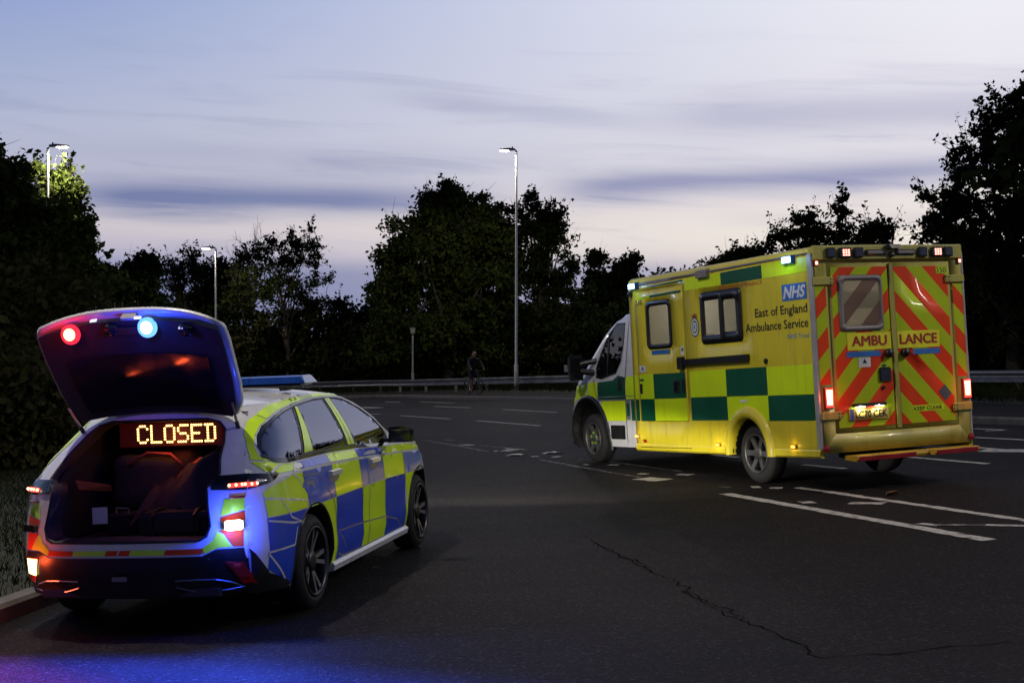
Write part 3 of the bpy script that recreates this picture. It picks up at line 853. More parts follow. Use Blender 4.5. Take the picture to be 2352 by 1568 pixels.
SHRUB = ['dark shrub beyond the red strobe, at the foot of the left trees',
         'dark shrub below the conifer-like tree',
         'dark shrub under the open round-crowned tree',
         'dark shrub left of the smallest lamp post',
         'dark shrub right of the smallest lamp post, above the tailgate edge',
         'dark shrub at the foot of the sparse airy tree',
         'dark shrub over the police car light bar',
         'dark upright shrub in the sky gap left of the biggest tree',
         'dark shrub behind the barrier just right of the light bar',
         'dark shrub around the short path light',
         'dark shrub behind the barrier, left of the cyclist',
         'dark shrub directly behind the cyclist',
         'dark shrub at the foot of the tall central lamp',
         'dark shrub right of the tall central lamp',
         'dark shrub behind the barrier, left of the ambulance mirror',
         'dark shrub behind the ambulance mirror',
         'dark shrub behind the ambulance cab',
         'dark shrub hidden behind the front of the ambulance box',
         'dark shrub behind the ambulance side door',
         'dark shrub behind the ambulance side window',
         'dark shrub behind the rear of the ambulance side',
         'dark shrub behind the left rear ambulance door',
         'dark shrub behind the right rear ambulance door',
         'dark shrub above the barrier right of the ambulance tail',
         'dark shrub at the right edge above the barrier']
# undergrowth behind the barrier
k = 0
for u, D, r, h in ((255, 66, 3.6, 5.2), (340, 74, 3.8, 5.4), (430, 76, 4.2, 5.6), (520, 74, 4.2, 6.2), (600, 72, 4.0, 5.6), (680, 72, 4.0, 5.7), (760, 72, 3.6, 5.4), (805, 74, 2.8, 5.6), (860, 71, 3.4, 4.6), (930, 71, 3.8, 4.4), (1010, 69, 3.8, 4.6), (1095, 68, 3.8, 4.6), (1175, 68, 3.6, 4.4), (1250, 66, 3.4, 4.4), (1330, 65, 3.8, 5.0), (1410, 62, 3.6, 4.8), (1500, 58, 3.4, 4.2), (1600, 55, 3.4, 3.8), (1700, 52, 3.2, 3.6), (1820, 48, 3.2, 3.6), (1950, 45, 3.0, 3.6), (2080, 43, 3.0, 3.6), (2190, 41, 2.8, 3.6), (2280, 39.5, 2.6, 3.4), (2370, 38, 2.6, 3.4)):
    D = D + 5; b = at(u, 812, D); k += 1
    tree('shrub', SHRUB[k - 1], 'shrub', b, [(0, 0, h * .42, r, 1.5, h * .52), (r * .4, .3, h * .25, r * .7, 1.4, h * .3)], .16 if D > 60 else .13, 9000, m_leafC if k % 3 else m_leafD, 100 + k, clusters=80, cl_r=.6, trunk=.07, shell=.35, twig=False, group='dark undergrowth behind the crash barrier', trunk_top=.5)
for k, (u, D, r, h) in enumerate(((-60, 27, 1.9, 4.0), (25, 29, 1.9, 3.9), (110, 31, 2.0, 3.6), (195, 33, 1.9, 3.2), (265, 37, 1.8, 2.9), (-40, 22, 1.2, 2.3))):
    b = at(u, 812, D)
    tree('bush', ('tall tangled bush at the far left behind the red strobe', 'tangled bush left of the raised tailgate, red-lit', 'tangled bush behind the left tailgate strut', 'tangled bush seen through below the raised tailgate', 'farther bush behind the police car roof', 'low bush on the grass at the left edge')[k], 'bush', b,
         [(0, 0, h * .45, r, 1.3, h * .52), (r * .3, .2, h * .22, r * .8, 1.2, h * .28)], .10, 14000, m_leafD, 200 + k, clusters=110, cl_r=.42, trunk=.06, shell=.4, group='bushes at the left', trunk_top=.5)


# ------------------------------------------------------------------ grass
def grass(name, label, poly, n, h, seed, base=.115):
    rng = np.random.default_rng(seed); q = np.array(poly); lo, hi = q.min(0), q.max(0); P = rng.uniform(lo, hi, (n * 3, 2)); P = P[pip(P, poly)][:n]; n = len(P)
    z = G(P[:, 0], P[:, 1]) + base - .01; H = h * (.5 + rng.random(n)); a = rng.random(n) * 6.283; w = .003 + .004 * rng.random(n); ln = rng.normal(0, .35, (n, 2)) * H[:, None]
    d = np.stack([np.cos(a), np.sin(a)], 1) * w[:, None]
    V = np.stack([np.c_[P - d, z], np.c_[P + d, z], np.c_[P + ln * .4 + d * .7, z + H * .6], np.c_[P + ln, z + H]], 1).reshape(-1, 3)
    tag(mk(name, V, np.arange(n * 4).reshape(n, 4), m_grass), label, 'grass', kind='stuff')


nk2 = [tuple(p) for p in offset_line(NK, .16) if 2 < p[1] < 26]
grass('short_grass', 'rough mown grass on the verge left of the police car', nk2 + [(-14., 27.), (-16., 14.), (-9., 4.)], 110000, .06, 5)
seg = [i for i, p in enumerate(FK) if p[1] > 15 and p[0] > -20]
g1 = [tuple(offset_line(FK, 3.35)[i]) for i in seg]; g2 = [tuple(offset_line(FK, 7.0)[i]) for i in seg]
grass('long_grass', 'long grass growing under the crash barrier', g1 + g2[::-1], 40000, .28, 6, .125)


# ------------------------------------------------------------------ wheels
def wheel(parent, c, R, w, rim, sgn, spokes, m_r, m_sp, mtx=None, nuts=None, split=False):
    """sgn: +1 outer face towards +y"""
    q = lambda prof: MB().lathe([(sgn * h, r) for h, r in prof], (0, 0, 0), (0, 1, 0), 40)
    h = w / 2
    t = q([(-h, rim * .98), (-h, R - .045), (-h + .03, R - .008), (-h + .05, R), (h - .05, R), (h - .03, R - .008), (h, R - .045), (h + .004, rim + .02), (h - .01, rim)]).build('wheel', m_rubber, parent, True)
    mw = Matrix.Translation(c) if mtx is None else mtx @ Matrix.Translation(c)
    t.matrix_parent_inverse = Matrix.Identity(4); t.matrix_local = mw
    q([(-h * .9, rim * .97), (h - .012, rim), (h + .004, rim + .004), (h + .006, rim - .012), (h - .02, rim - .02), (h - .05, rim * .90)]).build('rim', m_r, t, True)
    q([(h - .11, rim * .92), (h - .11, .02)]).build('brake_disc', m_alloyd, t, True)
    mb = MB()
    for k in range(spokes):
        a0 = 2 * math.pi * k / spokes
        for da in ((-.13, .13) if split else (0,)):
            P = []
            for r, wd, y, th in ((.055, .032 if not split else .012, h - .035, .03), (rim * .93, .015 if split else .030, h - .012, .03)):
                a = a0 + (da * (.6 + .9 * r / rim) if split else 0)
                for s in (-1, 1):
                    for yy in (y, y - th):
                        P.append((math.cos(a) * r - math.sin(a) * s * wd, sgn * yy, math.sin(a) * r + math.cos(a) * s * wd))
            mb.hull(P)
    mb.build('spokes', m_sp, t)
    q([(h - .05, .075), (h - .022, .07), (h - .018, .03), (h - .018, .0)]).build('hub_cap', m_r, t, True)
    if nuts:
        mb = MB()
        for k in range(5):
            a = 2 * math.pi * k / 5 + .3; mb.hull([(math.cos(a) * .08 + x, sgn * (h - .012 + y), math.sin(a) * .08 + z) for x, z in ((.026, 0), (-.016, .018), (-.016, -.018)) for y in (-.01, .008)])
        mb.build('nut_indicators', nuts, t)
    return t


# ------------------------------------------------------------------ ambulance
A0 = frame(3.7299, 16.645, 1.9998)
AREL = Matrix.Rotation(.0298, 4, 'Y') @ Matrix.Rotation(.0023, 4, 'X')
amb = thing('ambulance', 'yellow and green box-bodied ambulance with chevron rear doors, lights on, crossing the road', 'ambulance', A0 @ AREL)
W2, XR, XF, ZT, ZB = 1.048, -1.36, 2.64, 2.53, .345
side = lambda a, b: np.stack([a, np.full_like(a, W2), b], 1)
sideR = lambda a, b: np.stack([a, np.full_like(a, -W2), b], 1)
rear = lambda a, b: np.stack([np.full_like(a, XR), a, b], 1)
L_, R_, B_ = (0, 1, 0), (0, -1, 0), (-1, 0, 0)


def arc(cx, cz, rx, rz, a0, a1, n=18):
    return [(cx + rx * math.cos(math.radians(a0 + (a1 - a0) * i / n)), cz + rz * math.sin(math.radians(a0 + (a1 - a0) * i / n))) for i in range(n + 1)]


box_out = [(XF, ZB - .02), (XF, ZT), (XR + .012, ZT), (XR + .012, ZB + .01)] + arc(-.01, ZB, .385, .43, 180, 0)
door_poly = [(2.49, .715), (2.49, 2.415), (1.285, 2.415), (1.285, .715)]
dwin = rrect(1.59, 1.665, 2.185, 2.252, .06); bwin = rrect(.010, 1.667, .868, 2.266, .05)
patch('side_panel', box_out, side, m_ambY, amb, [door_poly, bwin], .25, 0, .03, L_)
patch('side_panel', [(a, b) for a, b in box_out], sideR, m_ambY, amb, [], .3, 0, .03, R_)
g = .007
patch('side_door', [(2.49 - g, .715 + g), (2.49 - g, 2.415 - g), (1.285 + g, 2.415 - g), (1.285 + g, .715 + g)], side, m_ambY, amb, [dwin], .2, .004, .03, L_)
MB().box((1.89, W2 - .05, 1.2), (1.25, .01, 1.0)).build('door_backing', m_black, amb)
# roof with rounded edges, front bulkhead
prof = [(-W2, ZT), (-W2 + .006, ZT + .05), (-W2 + .05, ZT + .078), (-.5, ZT + .09), (.5, ZT + .09), (W2 - .05, ZT + .078), (W2 - .006, ZT + .05), (W2, ZT)]
MB().hull([(x, y * .995, z - .004) for x in (XR + .02, XF) for y, z in prof]).build('roof', m_ambY, amb)
MB().box((XF - .02, 0, (ZT + ZB) / 2 + .35), (.03, 2 * W2 - .07, ZT - ZB - .75)).build('front_bulkhead', m_ambY, amb)
MB().box((.4, 0, 2.64), (.9, .7, .06), .02).build('roof_vent', m_grey, amb)
MB().hull([(XR + .25, y, z) for y, z in ((-.35, 2.62), (.35, 2.62), (-.3, 2.65), (.3, 2.65))] + [(XR + .9, y, z) for y, z in ((-.35, 2.62), (.35, 2.62), (-.3, 2.66), (.3, 2.66))]).build('roof_pod', m_black, amb)
patch('gutter_strip', [(2.60, 2.492), (-1.29, 2.525), (-1.29, 2.545), (2.60, 2.53)], side, m_grey, amb, (), .4, .008, .008, L_)
# rear corner posts in bare aluminium
for s in (1, -1):
    MB().hull([(XR + a, s * (W2 + b), z) for a, b in ((.065, .004), (-.004, .004), (.065, -.02), (-.004, -.02)) for z in (.42, ZT)]).build('corner_post', M('aluminium_trim_%d' % s, (.45, .44, .43), .4, .3), amb)
# side livery
def lv(x0, x1, zb0, zb1, zt0, zt1, mat, off=.003, s=side, out=L_):
    patch('livery_panel', [(x0, zb0), (x0, zt0), (x1, zt1), (x1, zb1)], s, mat, amb, (), .3, off, 0, out)


for s, out, dr in ((side, L_, True), (sideR, R_, False)):
    o2 = .0075 if dr else .003
    cu = [2.455, 2.10, 1.312]; rr = [1.218, .41, -.43, -1.285]
    lv(cu[0], cu[1], 1.005, 1.005, 1.327, 1.328, m_vly, o2, s, out); lv(cu[1], cu[2], 1.005, 1.008, 1.328, 1.326, m_vg, o2, s, out)
    lv(cu[0], cu[1], .722, .722, 1.003, 1.003, m_vg, o2, s, out); lv(cu[1], cu[2], .722, .724, 1.003, 1.006, m_vly, o2, s, out)
    for i, (a, b) in enumerate(zip(rr[:-1], rr[1:])):
        lv(a, b, 1.013, 1.018, 1.336, 1.340, m_vg if i == 1 else m_vly, .003, s, out)
        pl = [(a, .727), (a, 1.011), (b, 1.016), (b, .733)]
        if i == 1:
            pl = [(a, .727), (a, 1.011), (b, 1.016), (b, .733)] + arc(-.01, ZB, .46, .545, 50, 130, 10)[::-1][:0]
            pl = [(.41, 1.011), (-.43, 1.016), (-.43, .733), (-.335, .733)] + [p for p in arc(-.01, ZB, .46, .55, 134, 46, 10)] + [(.32, .73), (.41, .727)]
        patch('livery_panel', pl, s, m_vly if i == 1 else m_vg, amb, (), .2, .003, 0, out)
    lv(1.225, .405, 2.339, 2.340, 2.490, 2.486, m_vly, .003, s, out); lv(.403, -.441, 2.340, 2.341, 2.486, 2.494, m_vg, .003, s, out); lv(-.443, -1.288, 2.341, 2.342, 2.494, 2.503, m_vly, .003, s, out)
    lv(2.08, 1.265, 2.452, 2.458, 2.470, 2.480, m_vg, .003, s, out); lv(2.449, 2.097, 2.31, 2.318, 2.335, 2.345, m_vly, o2, s, out); lv(2.091, 1.313, 2.318, 2.325, 2.350, 2.356, m_vg, o2, s, out)
    lv(2.60, 2.51, .72, .72, 1.003, 1.003, m_vg, .003, s, out); lv(2.60, 2.51, 1.006, 1.006, 1.327, 1.327, m_vly, .003, s, out)
# wheel arch flare and skirt
for s in (1, -1):
    def fl(a, b, s=s):
        return np.stack([a, np.full_like(a, s * W2), b], 1)
    V = []; n = 26
    for i in range(n + 1):
        t = math.radians(180 * i / n)
        for k, (rx, rz, o) in enumerate(((.50, .575, .0), (.475, .55, .035), (.43, .49, .048), (.392, .437, .04), (.385, .43, -.06))):
            V.append((-.01 + rx * math.cos(t), s * (W2 + o), ZB - .02 + rz * math.sin(t)))
    mk('arch_flare', V, [(i * 5 + k, (i + 1) * 5 + k, (i + 1) * 5 + k + 1, i * 5 + k + 1) for i in range(n) for k in range(4)], m_ambY, amb, True)
    for x0, x1 in ((2.64, .40), (-.40, -1.34)):
        MB().hull([(x, s * (W2 + a), z) for x in (x0, x1) for a, z in ((.0, .42), (.012, .40), (.012, .345), (-.01, .325), (-.05, .325))]).build('lower_skirt', m_ambY, amb)
    MB().grid(lambda a, b: (-.01 + .386 * math.cos(a), s * b, ZB - .02 + .431 * math.sin(a)), [math.pi * i / 16 for i in range(17)], [.45, 1.0]).build('arch_liner', m_black, amb)
patch('skirt_seam', strip2d([(2.5, .375), (1.24, .383)], .008), side, m_black, amb, (), .3, .0145, 0, L_)
# windows
def framed(outer, panes, s, out, glass, name='window', off=.012):
    w = patch(name, outer, s, m_black, amb, panes, .15, off, .02, out)
    for p in panes:
        patch('pane', p, s, glass, w, (), .3, off - .008, 0, out)
    return w


framed(rrect(1.575, 1.652, 2.20, 2.265, .07), [rrect(1.632, 1.706, 2.134, 2.204, .05)], side, L_, m_winA, off=.016)
wb = framed(rrect(-.005, 1.655, .883, 2.280, .06), [rrect(.450, 1.758, .80, 2.178, .012), rrect(.110, 1.779, .385, 2.160, .03)], side, L_, m_winA)
MB().hull([(x, W2 + .012 + a, z) for x in (.385, .450) for z in (1.70, 2.20) for a in (0, .012)]).build('glazing_bar', m_black, wb)
# small fittings on the side
MB().hull([(x, W2 + a, z) for x in (.888, .64) for a, z in ((0, 2.455), (.05, 2.462), (.05, 2.54), (0, 2.562))]).build('side_lamp', m_grey, amb)
MB().hull([(1.287, W2 + a, z) for a in (0, .05) for z in (1.418, 1.488)] + [(-.11, W2 + a, z) for a in (0, .05) for z in (1.42, 1.497)]).build('slide_rail', m_black, amb)
MB().box((1.36, W2 + .03, 1.445), (.115, .07, .16), .012).build('rail_bracket', m_black, amb)
hp = MB().box((1.527, W2 + .012, 1.155), (.13, .02, .165), .006).build('door_handle', m_black, amb); MB().box((1.527, W2 + .030, 1.155), (.03, .02, .12), .006).build('lever', m_blackg, hp)
MB().box((1.365, W2 + .012, 1.165), (.055, .02, .17), .006).build('door_lock', m_black, amb)
MB().box((2.418, W2 + .01, 1.143), (.05, .02, .13), .006).build('hinge', m_black, amb)
MB().lathe([(0, .03), (.02, .03), (.028, 0)], (-.435, W2, 1.405), (0, 1, 0), 14).build('socket_cap', m_black, amb)
MB().lathe([(0, .035), (.05, .035), (.06, .0)], (2.56, W2, 2.40), (0, 1, 0), 14).build('round_sensor', m_black, amb)
for x, z, w, h, m in ((1.877, 1.603, .45, .055, m_nhs), (2.36, 1.40, .17, .085, m_inkw), (1.345, 1.60, .085, .11, m_inkw), (2.405, .457, .08, .04, m_inkr), (0.06, .957, .13, .03, m_inkw)):
    patch('sticker', [(x - w / 2, z - h / 2), (x - w / 2, z + h / 2), (x + w / 2, z + h / 2), (x + w / 2, z - h / 2)], side, m, amb, (), .3, .009, 0, L_)
for x, z in ((2.36, 1.41), (1.345, 1.615)):
    patch('sticker_mark', [(x - .03, z - .02), (x + .03, z - .02), (x, z + .03)], side, m_ink, amb, (), .3, .0105, 0, L_)
for x, z, w in ((1.40, 1.27, .09), (2.40, 1.255, .11)):
    patch('sticker', [(x - w / 2, z - .014), (x - w / 2, z + .014), (x + w / 2, z + .014), (x + w / 2, z - .014)], side, m_vg, amb, (), .3, .0095, 0, L_)
# round service crest: crown over a ringed badge
cr = patch('crest', arc(1.032, 1.875, .098, .122, 0, 360, 28)[:-1], side, M('crest_ring', (.03, .07, .16), .5), amb, (), .3, .004, 0, L_)
patch('crest_ring', arc(1.032, 1.875, .082, .104, 0, 360, 28)[:-1], side, m_inkw, cr, (), .3, .0055, 0, L_)
patch('crest_ring', arc(1.032, 1.875, .062, .080, 0, 360, 28)[:-1], side, M('crest_green', (.02, .10, .09), .5), cr, (), .3, .007, 0, L_)
patch('crest_centre', arc(1.032, 1.875, .046, .060, 0, 360, 24)[:-1], side, m_inkw, cr, (), .3, .0085, 0, L_)
for k in range(6):
    a = math.radians(30 + 60 * k); patch('crest_star', strip2d([(1.032 - .032 * math.cos(a), 1.875 - .042 * math.sin(a)), (1.032 + .032 * math.cos(a), 1.875 + .042 * math.sin(a))], .012), side, m_inkb, cr, (), .3, .0095 + .0004 * k, 0, L_)
patch('crest_crown', [(1.085, 1.985), (1.092, 2.03), (1.06, 2.02), (1.032, 2.045), (1.004, 2.02), (.972, 2.03), (.979, 1.985)], side, M('crest_gold', (.38, .22, .04), .5), cr, (), .3, .004, 0, L_)
patch('crest_crown_cap', [(1.07, 1.998), (1.06, 2.016), (1.032, 2.03), (1.004, 2.016), (.994, 1.998)], side, m_inkr, cr, (), .3, .006, 0, L_)
# lettering on the side
TL = ((-1, 0, 0), (0, 0, 1))
patch('logo_panel', [(-.81, 2.052), (-.81, 2.232), (-1.263, 2.232), (-1.263, 2.052)], side, m_nhs, amb, (), .3, .004, 0, L_)
text('lettering', 'NHS', (-.83, W2 + .006, 2.073), *TL, .415, .138, m_inkw, amb, .035, .28)
text('lettering', 'East of England', (-.268, W2 + .004, 1.876), *TL, .985, .130, m_ink, amb, .012)
text('lettering', 'Ambulance Service', (-.062, W2 + .004, 1.745), *TL, 1.195, .102, m_ink, amb, .012)
text('lettering', 'NHS Trust', (-.872, W2 + .004, 1.632), *TL, .39, .052, m_inkb, amb, .01)
text('lettering', 'EMERGENCY AMBULANCE', (.452, W2 + .004, 2.279), *TL, .89, .048, M('red_small_lettering', (.55, .10, .02), .5), amb)
text('fleet_number', '350', (2.458, W2 + .009, 2.238), *TL, .175, .072, m_ink, amb)
# beacons, markers
for x in (2.47, -.985):
    b = MB().hull([(x + a * .11, W2 + o, 2.497 + z * .052) for a, z, o in ((1, 1, 0), (-1, 1, 0), (1, -1, 0), (-1, -1, 0), (.8, .8, .05), (-.8, .8, .05), (.8, -.8, .05), (-.8, -.8, .05))]).build('side_beacon', m_lensb, amb)
    MB().box((x, W2 + .052, 2.497), (.15, .012, .065), .004).build('lit_element', e_bluew, b)
    light('beacon_light', 'POINT', (x, W2 + .14, 2.50), 1.6, (.25, .5, 1), amb, .04)
for x, z in ((2.60, .516), (.648, .438), (-.873, .445)):
    b = MB().box((x, W2 + .012, z), (.10, .024, .045), .008).build('marker_lamp', M('amber_lens', (.6, .25, .02), .3), amb)
    MB().box((x, W2 + .026, z), (.05, .008, .026), .002).build('lit_element', e_amb, b)
    light('marker_light', 'POINT', (x, W2 + .05, z), .25, (1, .6, .1), amb, .02)

# ---- rear face
rear_out = [(W2 - .004, .372), (W2 - .004, ZT + .06), (-W2 + .004, ZT + .06), (-W2 + .004, .372)]
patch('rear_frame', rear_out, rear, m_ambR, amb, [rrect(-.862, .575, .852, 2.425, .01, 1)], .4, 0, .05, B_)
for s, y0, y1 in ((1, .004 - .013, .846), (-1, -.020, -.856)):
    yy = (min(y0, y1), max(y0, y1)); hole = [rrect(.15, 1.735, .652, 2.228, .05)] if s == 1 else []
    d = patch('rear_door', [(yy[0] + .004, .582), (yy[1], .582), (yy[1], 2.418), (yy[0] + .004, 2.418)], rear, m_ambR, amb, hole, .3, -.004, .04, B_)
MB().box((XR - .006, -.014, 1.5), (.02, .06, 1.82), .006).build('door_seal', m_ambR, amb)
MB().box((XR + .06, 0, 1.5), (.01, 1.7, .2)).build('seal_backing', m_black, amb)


def chevrons(poly, right, name='chevron_stripe', skip=None):
    for k in range(-14, 14):
        if not right:   # z - (.8 - y) in [c, c + .2225]
            c = .70 + .2225 * k; q = clip(clip(poly, 1, 1, c + .2225 + .8), -1, -1, -(c + .8)); red = k % 2 == 0
        else:
            c = 2.328 - .2225 * k; q = clip(clip(poly, -1, 1, c + .055), 1, -1, -(c - .2225 + .055)); red = k % 2 == 1
        if len(q) >= 3:
            A = .5 * abs(sum(q[i][0] * q[(i + 1) % len(q)][1] - q[(i + 1) % len(q)][0] * q[i][1] for i in range(len(q))))
            if A > .0004: patch(name, q, rear, m_vr if red else m_limer, amb, (), .5, .0012 if name == 'chevron_stripe' else .003, 0, B_)


def rc(y0, z0, y1, z1): return [(y0, z0), (y1, z0), (y1, z1), (y0, z1)]


# left door stripes stop round the window
for q in (rc(.800, .636, .712, 2.376), rc(.712, .636, .120, 1.672), rc(.712, 2.288, .120, 2.376), rc(.120, .636, .034, 2.376)):
    chevrons(q, False)
chevrons(rc(-.056, .632, -.815, 2.372), True)
chevrons(rc(1.020, 1.113, .874, 2.178), False); chevrons(rc(-.881, 1.120, -1.038, 2.170), True)
wr = patch('rear_window', rrect(.120, 1.676, .712, 2.285, .06), rear, m_grey, amb, [rrect(.150, 1.729, .655, 2.231, .05)], .2, .010, .02, B_)
patch('pane', rrect(.150, 1.729, .655, 2.231, .05), rear, m_winR, wr, (), .2, .004, 0, B_)
m_filmr = GLASS('film_pane_red', (.36, .24, .20), 1.45, diffuse=(.34, .22, .18), df=.5)
for k in range(-2, 9):   # see-through chevron film carried on across the glass
    if k % 2 == 0:
        c = .70 + .2225 * k; q = clip(clip(rrect(.152, 1.731, .653, 2.229, .05), 1, 1, c + .2225 + .8), -1, -1, -(c + .8))
        if len(q) >= 3: patch('film_stripe', q, rear, m_filmr, wr, (), .3, .0055, 0, B_)
TR = ((0, -1, 0), (0, 0, 1)); XT = XR - .0065
for y0, y1, tx, ya, yb in ((.630, .034, 'AMBU', .567, .098), (-.056, -.650, 'LANCE', -.089, -.608)):
    patch('name_panel', rc(y0, 1.466, y1, 1.655), rear, m_lemon, amb, (), .5, .0045, 0, B_)
    text('lettering', tx, (XT, ya, 1.512), *TR, ya - yb, .106, m_inkr, amb, 0.0, fat=.0055)
for y0, y1 in ((.646, .182), (-.264, -.647)): patch('sticker', rc(y0, 1.392, y1, 1.452), rear, m_nhs, amb, (), .5, .0045, 0, B_)
patch('sticker', rc(.494, 1.278, .331, 1.381), rear, m_inkw, amb, (), .5, .0045, 0, B_); patch('sticker_mark', [(.445, 1.32), (.38, 1.32), (.412, 1.37)], rear, m_ink, amb, (), .5, .006, 0, B_)
patch('sticker', rc(.18, 1.272, .125, 1.30), rear, m_vg, amb, (), .5, .0045, 0, B_)
patch('repair_patch', [(-.685, 1.04), (-.78, .933), (-.682, .857), (-.594, .96)], rear, M('teal_tape', (.02, .10, .12), .5), amb, (), .5, .0035, 0, B_)
for y, z in ((.084, 1.418), (-.144, 1.416)): MB().lathe([(0, .05), (.03, .052), (.055, .04), (.06, 0)], (XR, y, z), (-1, 0, 0), 16).build('door_pull', m_black, amb, True)
MB().box((XR - .012, .146, 1.187), (.025, .163, .157), .012).build('door_lock', m_blackg, amb)
MB().lathe([(0, .02), (.012, .02), (.013, 0)], (XR - .004, .175, 1.045), (-1, 0, 0), 12).build('keyhole', m_black, amb)
pl = patch('number_plate', rc(.660, .706, .134, .829), rear, M('yellow_plate', (.85, .68, .16), .45), amb, (), .5, .014, .010, B_)
patch('plate_band', rc(.660, .706, .615, .829), rear, M('plate_band_blue', (.02, .05, .3), .5), pl, (), .5, .0155, 0, B_)
text('registration', 'LC70 CEK', (XR - .017, .588, .728), *TR, .435, .080, m_ink, pl, .02)
ph = MB().box((XR - .03, .40, .872), (.06, .44, .035), .01).build('plate_lamp_housing', m_black, amb)
for y in (.525, .27):
    MB().box((XR - .032, y, .851), (.03, .11, .012), .003).build('lit_element', e_plate, ph); light('plate_light', 'POINT', (XR - .05, y, .838), .8, (1, .88, .66), amb, .01)
text('lettering', 'KEEP CLEAR', (XT + .001, -.228, .768), *TR, .40, .042, M('dark_red_lettering', (.08, .03, .01), .5), amb, .01)
patch('keep_clear_panel', rc(-.215, .755, -.66, .825), rear, m_vly, amb, (), .5, .0035, 0, B_)
patch('number_panel', rc(-.655, 2.285, -.805, 2.365), rear, m_vly, amb, (), .5, .0035, 0, B_)
text('fleet_number', '350', (XT + .001, -.660, 2.293), *TR, .14, .062, m_ink, amb)
for y, y2 in ((.991, .875), (-.927, -1.037)):
    c = (y + y2) / 2; z0, z1 = (.846, 1.084) if y > 0 else (.856, 1.093)
    b = MB().hull([(XR - d, c + a * (.058 - d * .2), zz) for d in (0, .035) for a in (-1, 1) for zz in (z0 + d * .4, z1 - d * .4)]).build('tail_lamp', m_redlens, amb)
    MB().hull([(XR - .036 - d, c + a, zz) for d in (0, .004) for a, zz in ((-.034, z0 + .045), (.034, z0 + .045), (-.04, z1 - .03), (.04, z1 - .03), (-.02, z1 - .05), (.02, z1 - .05))]).build('lit_element', e_tailh, b)
    MB().hull([(XR - .033 - d, c + a, zz) for d in (0, .004) for a, zz in ((-.05, z0 + .02), (.05, z0 + .02), (-.05, z1 - .012), (.05, z1 - .012))]).build('lit_glow', e_tail, b)
    light('tail_light', 'POINT', (XR - .12, c, (z0 + z1) / 2), 1.2, (1, .12, .05), amb, .05)
for y, z in ((.817, 2.227), (-.822, 2.225), (.808, .774), (-.826, .778)):
    s = 1 if y > 0 else -1; h = MB().box((XR - .012, y + s * .09, z), (.022, .27, .085), .006).build('hinge', m_ambR, amb)
    for dy in (-.022, .022):
        for dz in (-.02, .02): MB().lathe([(0, .008), (.004, .008), (.005, 0)], (XR - .023, y - s * .02 + dy, z + dz), (-1, 0, 0), 8).build('bolt', m_black, h)
for y, z in ((.991, .425), (-1.019, .433)): MB().lathe([(0, .038), (.015, .038), (.02, 0)], (XR, y, z), (-1, 0, 0), 16).build('reflector', m_redlens, amb)
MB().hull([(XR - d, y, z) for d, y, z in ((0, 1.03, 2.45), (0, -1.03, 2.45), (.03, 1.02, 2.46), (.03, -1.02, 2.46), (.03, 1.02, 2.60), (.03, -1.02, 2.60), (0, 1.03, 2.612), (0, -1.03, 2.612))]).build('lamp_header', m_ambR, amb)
for y, lit in ((.811, 0), (.619, 1), (.437, 0), (-.448, 0), (-.654, 1), (-.815, 0)):
    b = MB().box((XR - .045, y, 2.527), (.04, .165 if lit else .125, .11), .012).build('warning_lamp', m_blackg, amb)
    if lit:
        for i in range(3):
            for j in range(3): MB().box((XR - .067, y + (i - 1) * .034, 2.527 + (j - 1) * .026), (.006, .024, .018), .002).build('lit_element', e_rmark, b)
    else: MB().box((XR - .066, y, 2.527), (.004, .09, .08), .001).build('lens', M('smoked_blue_lens', (.03, .04, .07), .15), b)
for y in (.202, -.213):
    b = MB().box((XR - .042, y, 2.53), (.03, .27, .058), .01).build('work_lamp', m_blackg, amb); MB().box((XR - .058, y, 2.53), (.005, .23, .036), .001).build('lens', m_grey, b)
b = MB().hull([(XR - d, y, z) for d, y, z in ((0, .08, 2.60), (0, -.12, 2.60), (.10, .06, 2.61), (.10, -.10, 2.61), (.12, .04, 2.565), (.12, -.08, 2.565), (0, .08, 2.56), (0, -.12, 2.56))]).build('camera_hood', m_black, amb)
MB().lathe([(0, .03), (.03, .03), (.04, .0)], (XR - .028, -.012, 2.50), (-1, 0, 0), 12).build('camera_lens', m_black, amb)
for y in (.991, -.992):
    b = MB().box((XR - .012, y, 2.423), (.024, .055, .055), .008).build('marker_lamp', m_redlens, amb); MB().box((XR - .026, y, 2.423), (.006, .032, .036), .002).build('lit_element', e_rmark, b)
# step
for y0, y1, m, x1 in ((.735, -.085, m_vr, .20), (-.085, -.33, None, .12), (-.33, -.965, m_vr, .20)):
    st = MB().hull([(XR + .02 - d, y, z) for y in (y0, y1 + .004) for d, z in ((0, .335), (0, .29), (x1, .335), (x1, .275), (x1 + .01, .30))]).build('rear_step', M('step_yellow_%d' % int(100 * abs(y0)), (.55, .33, .02), .6, var=.3), amb)
    if m: MB().box((XR + .02 - x1 - .012, (y0 + y1) / 2, .302), (.008, abs(y1 - y0) - .05, .048), .002).build('red_reflective_strip', m_redlens, st)
MB().box((XR + .3, 0, .31), (.4, .9, .06)).build('tow_beam', m_black, amb)
MB().box((1.1, 0, .42), (4.5, .9, .14)).build('chassis', m_black, amb)
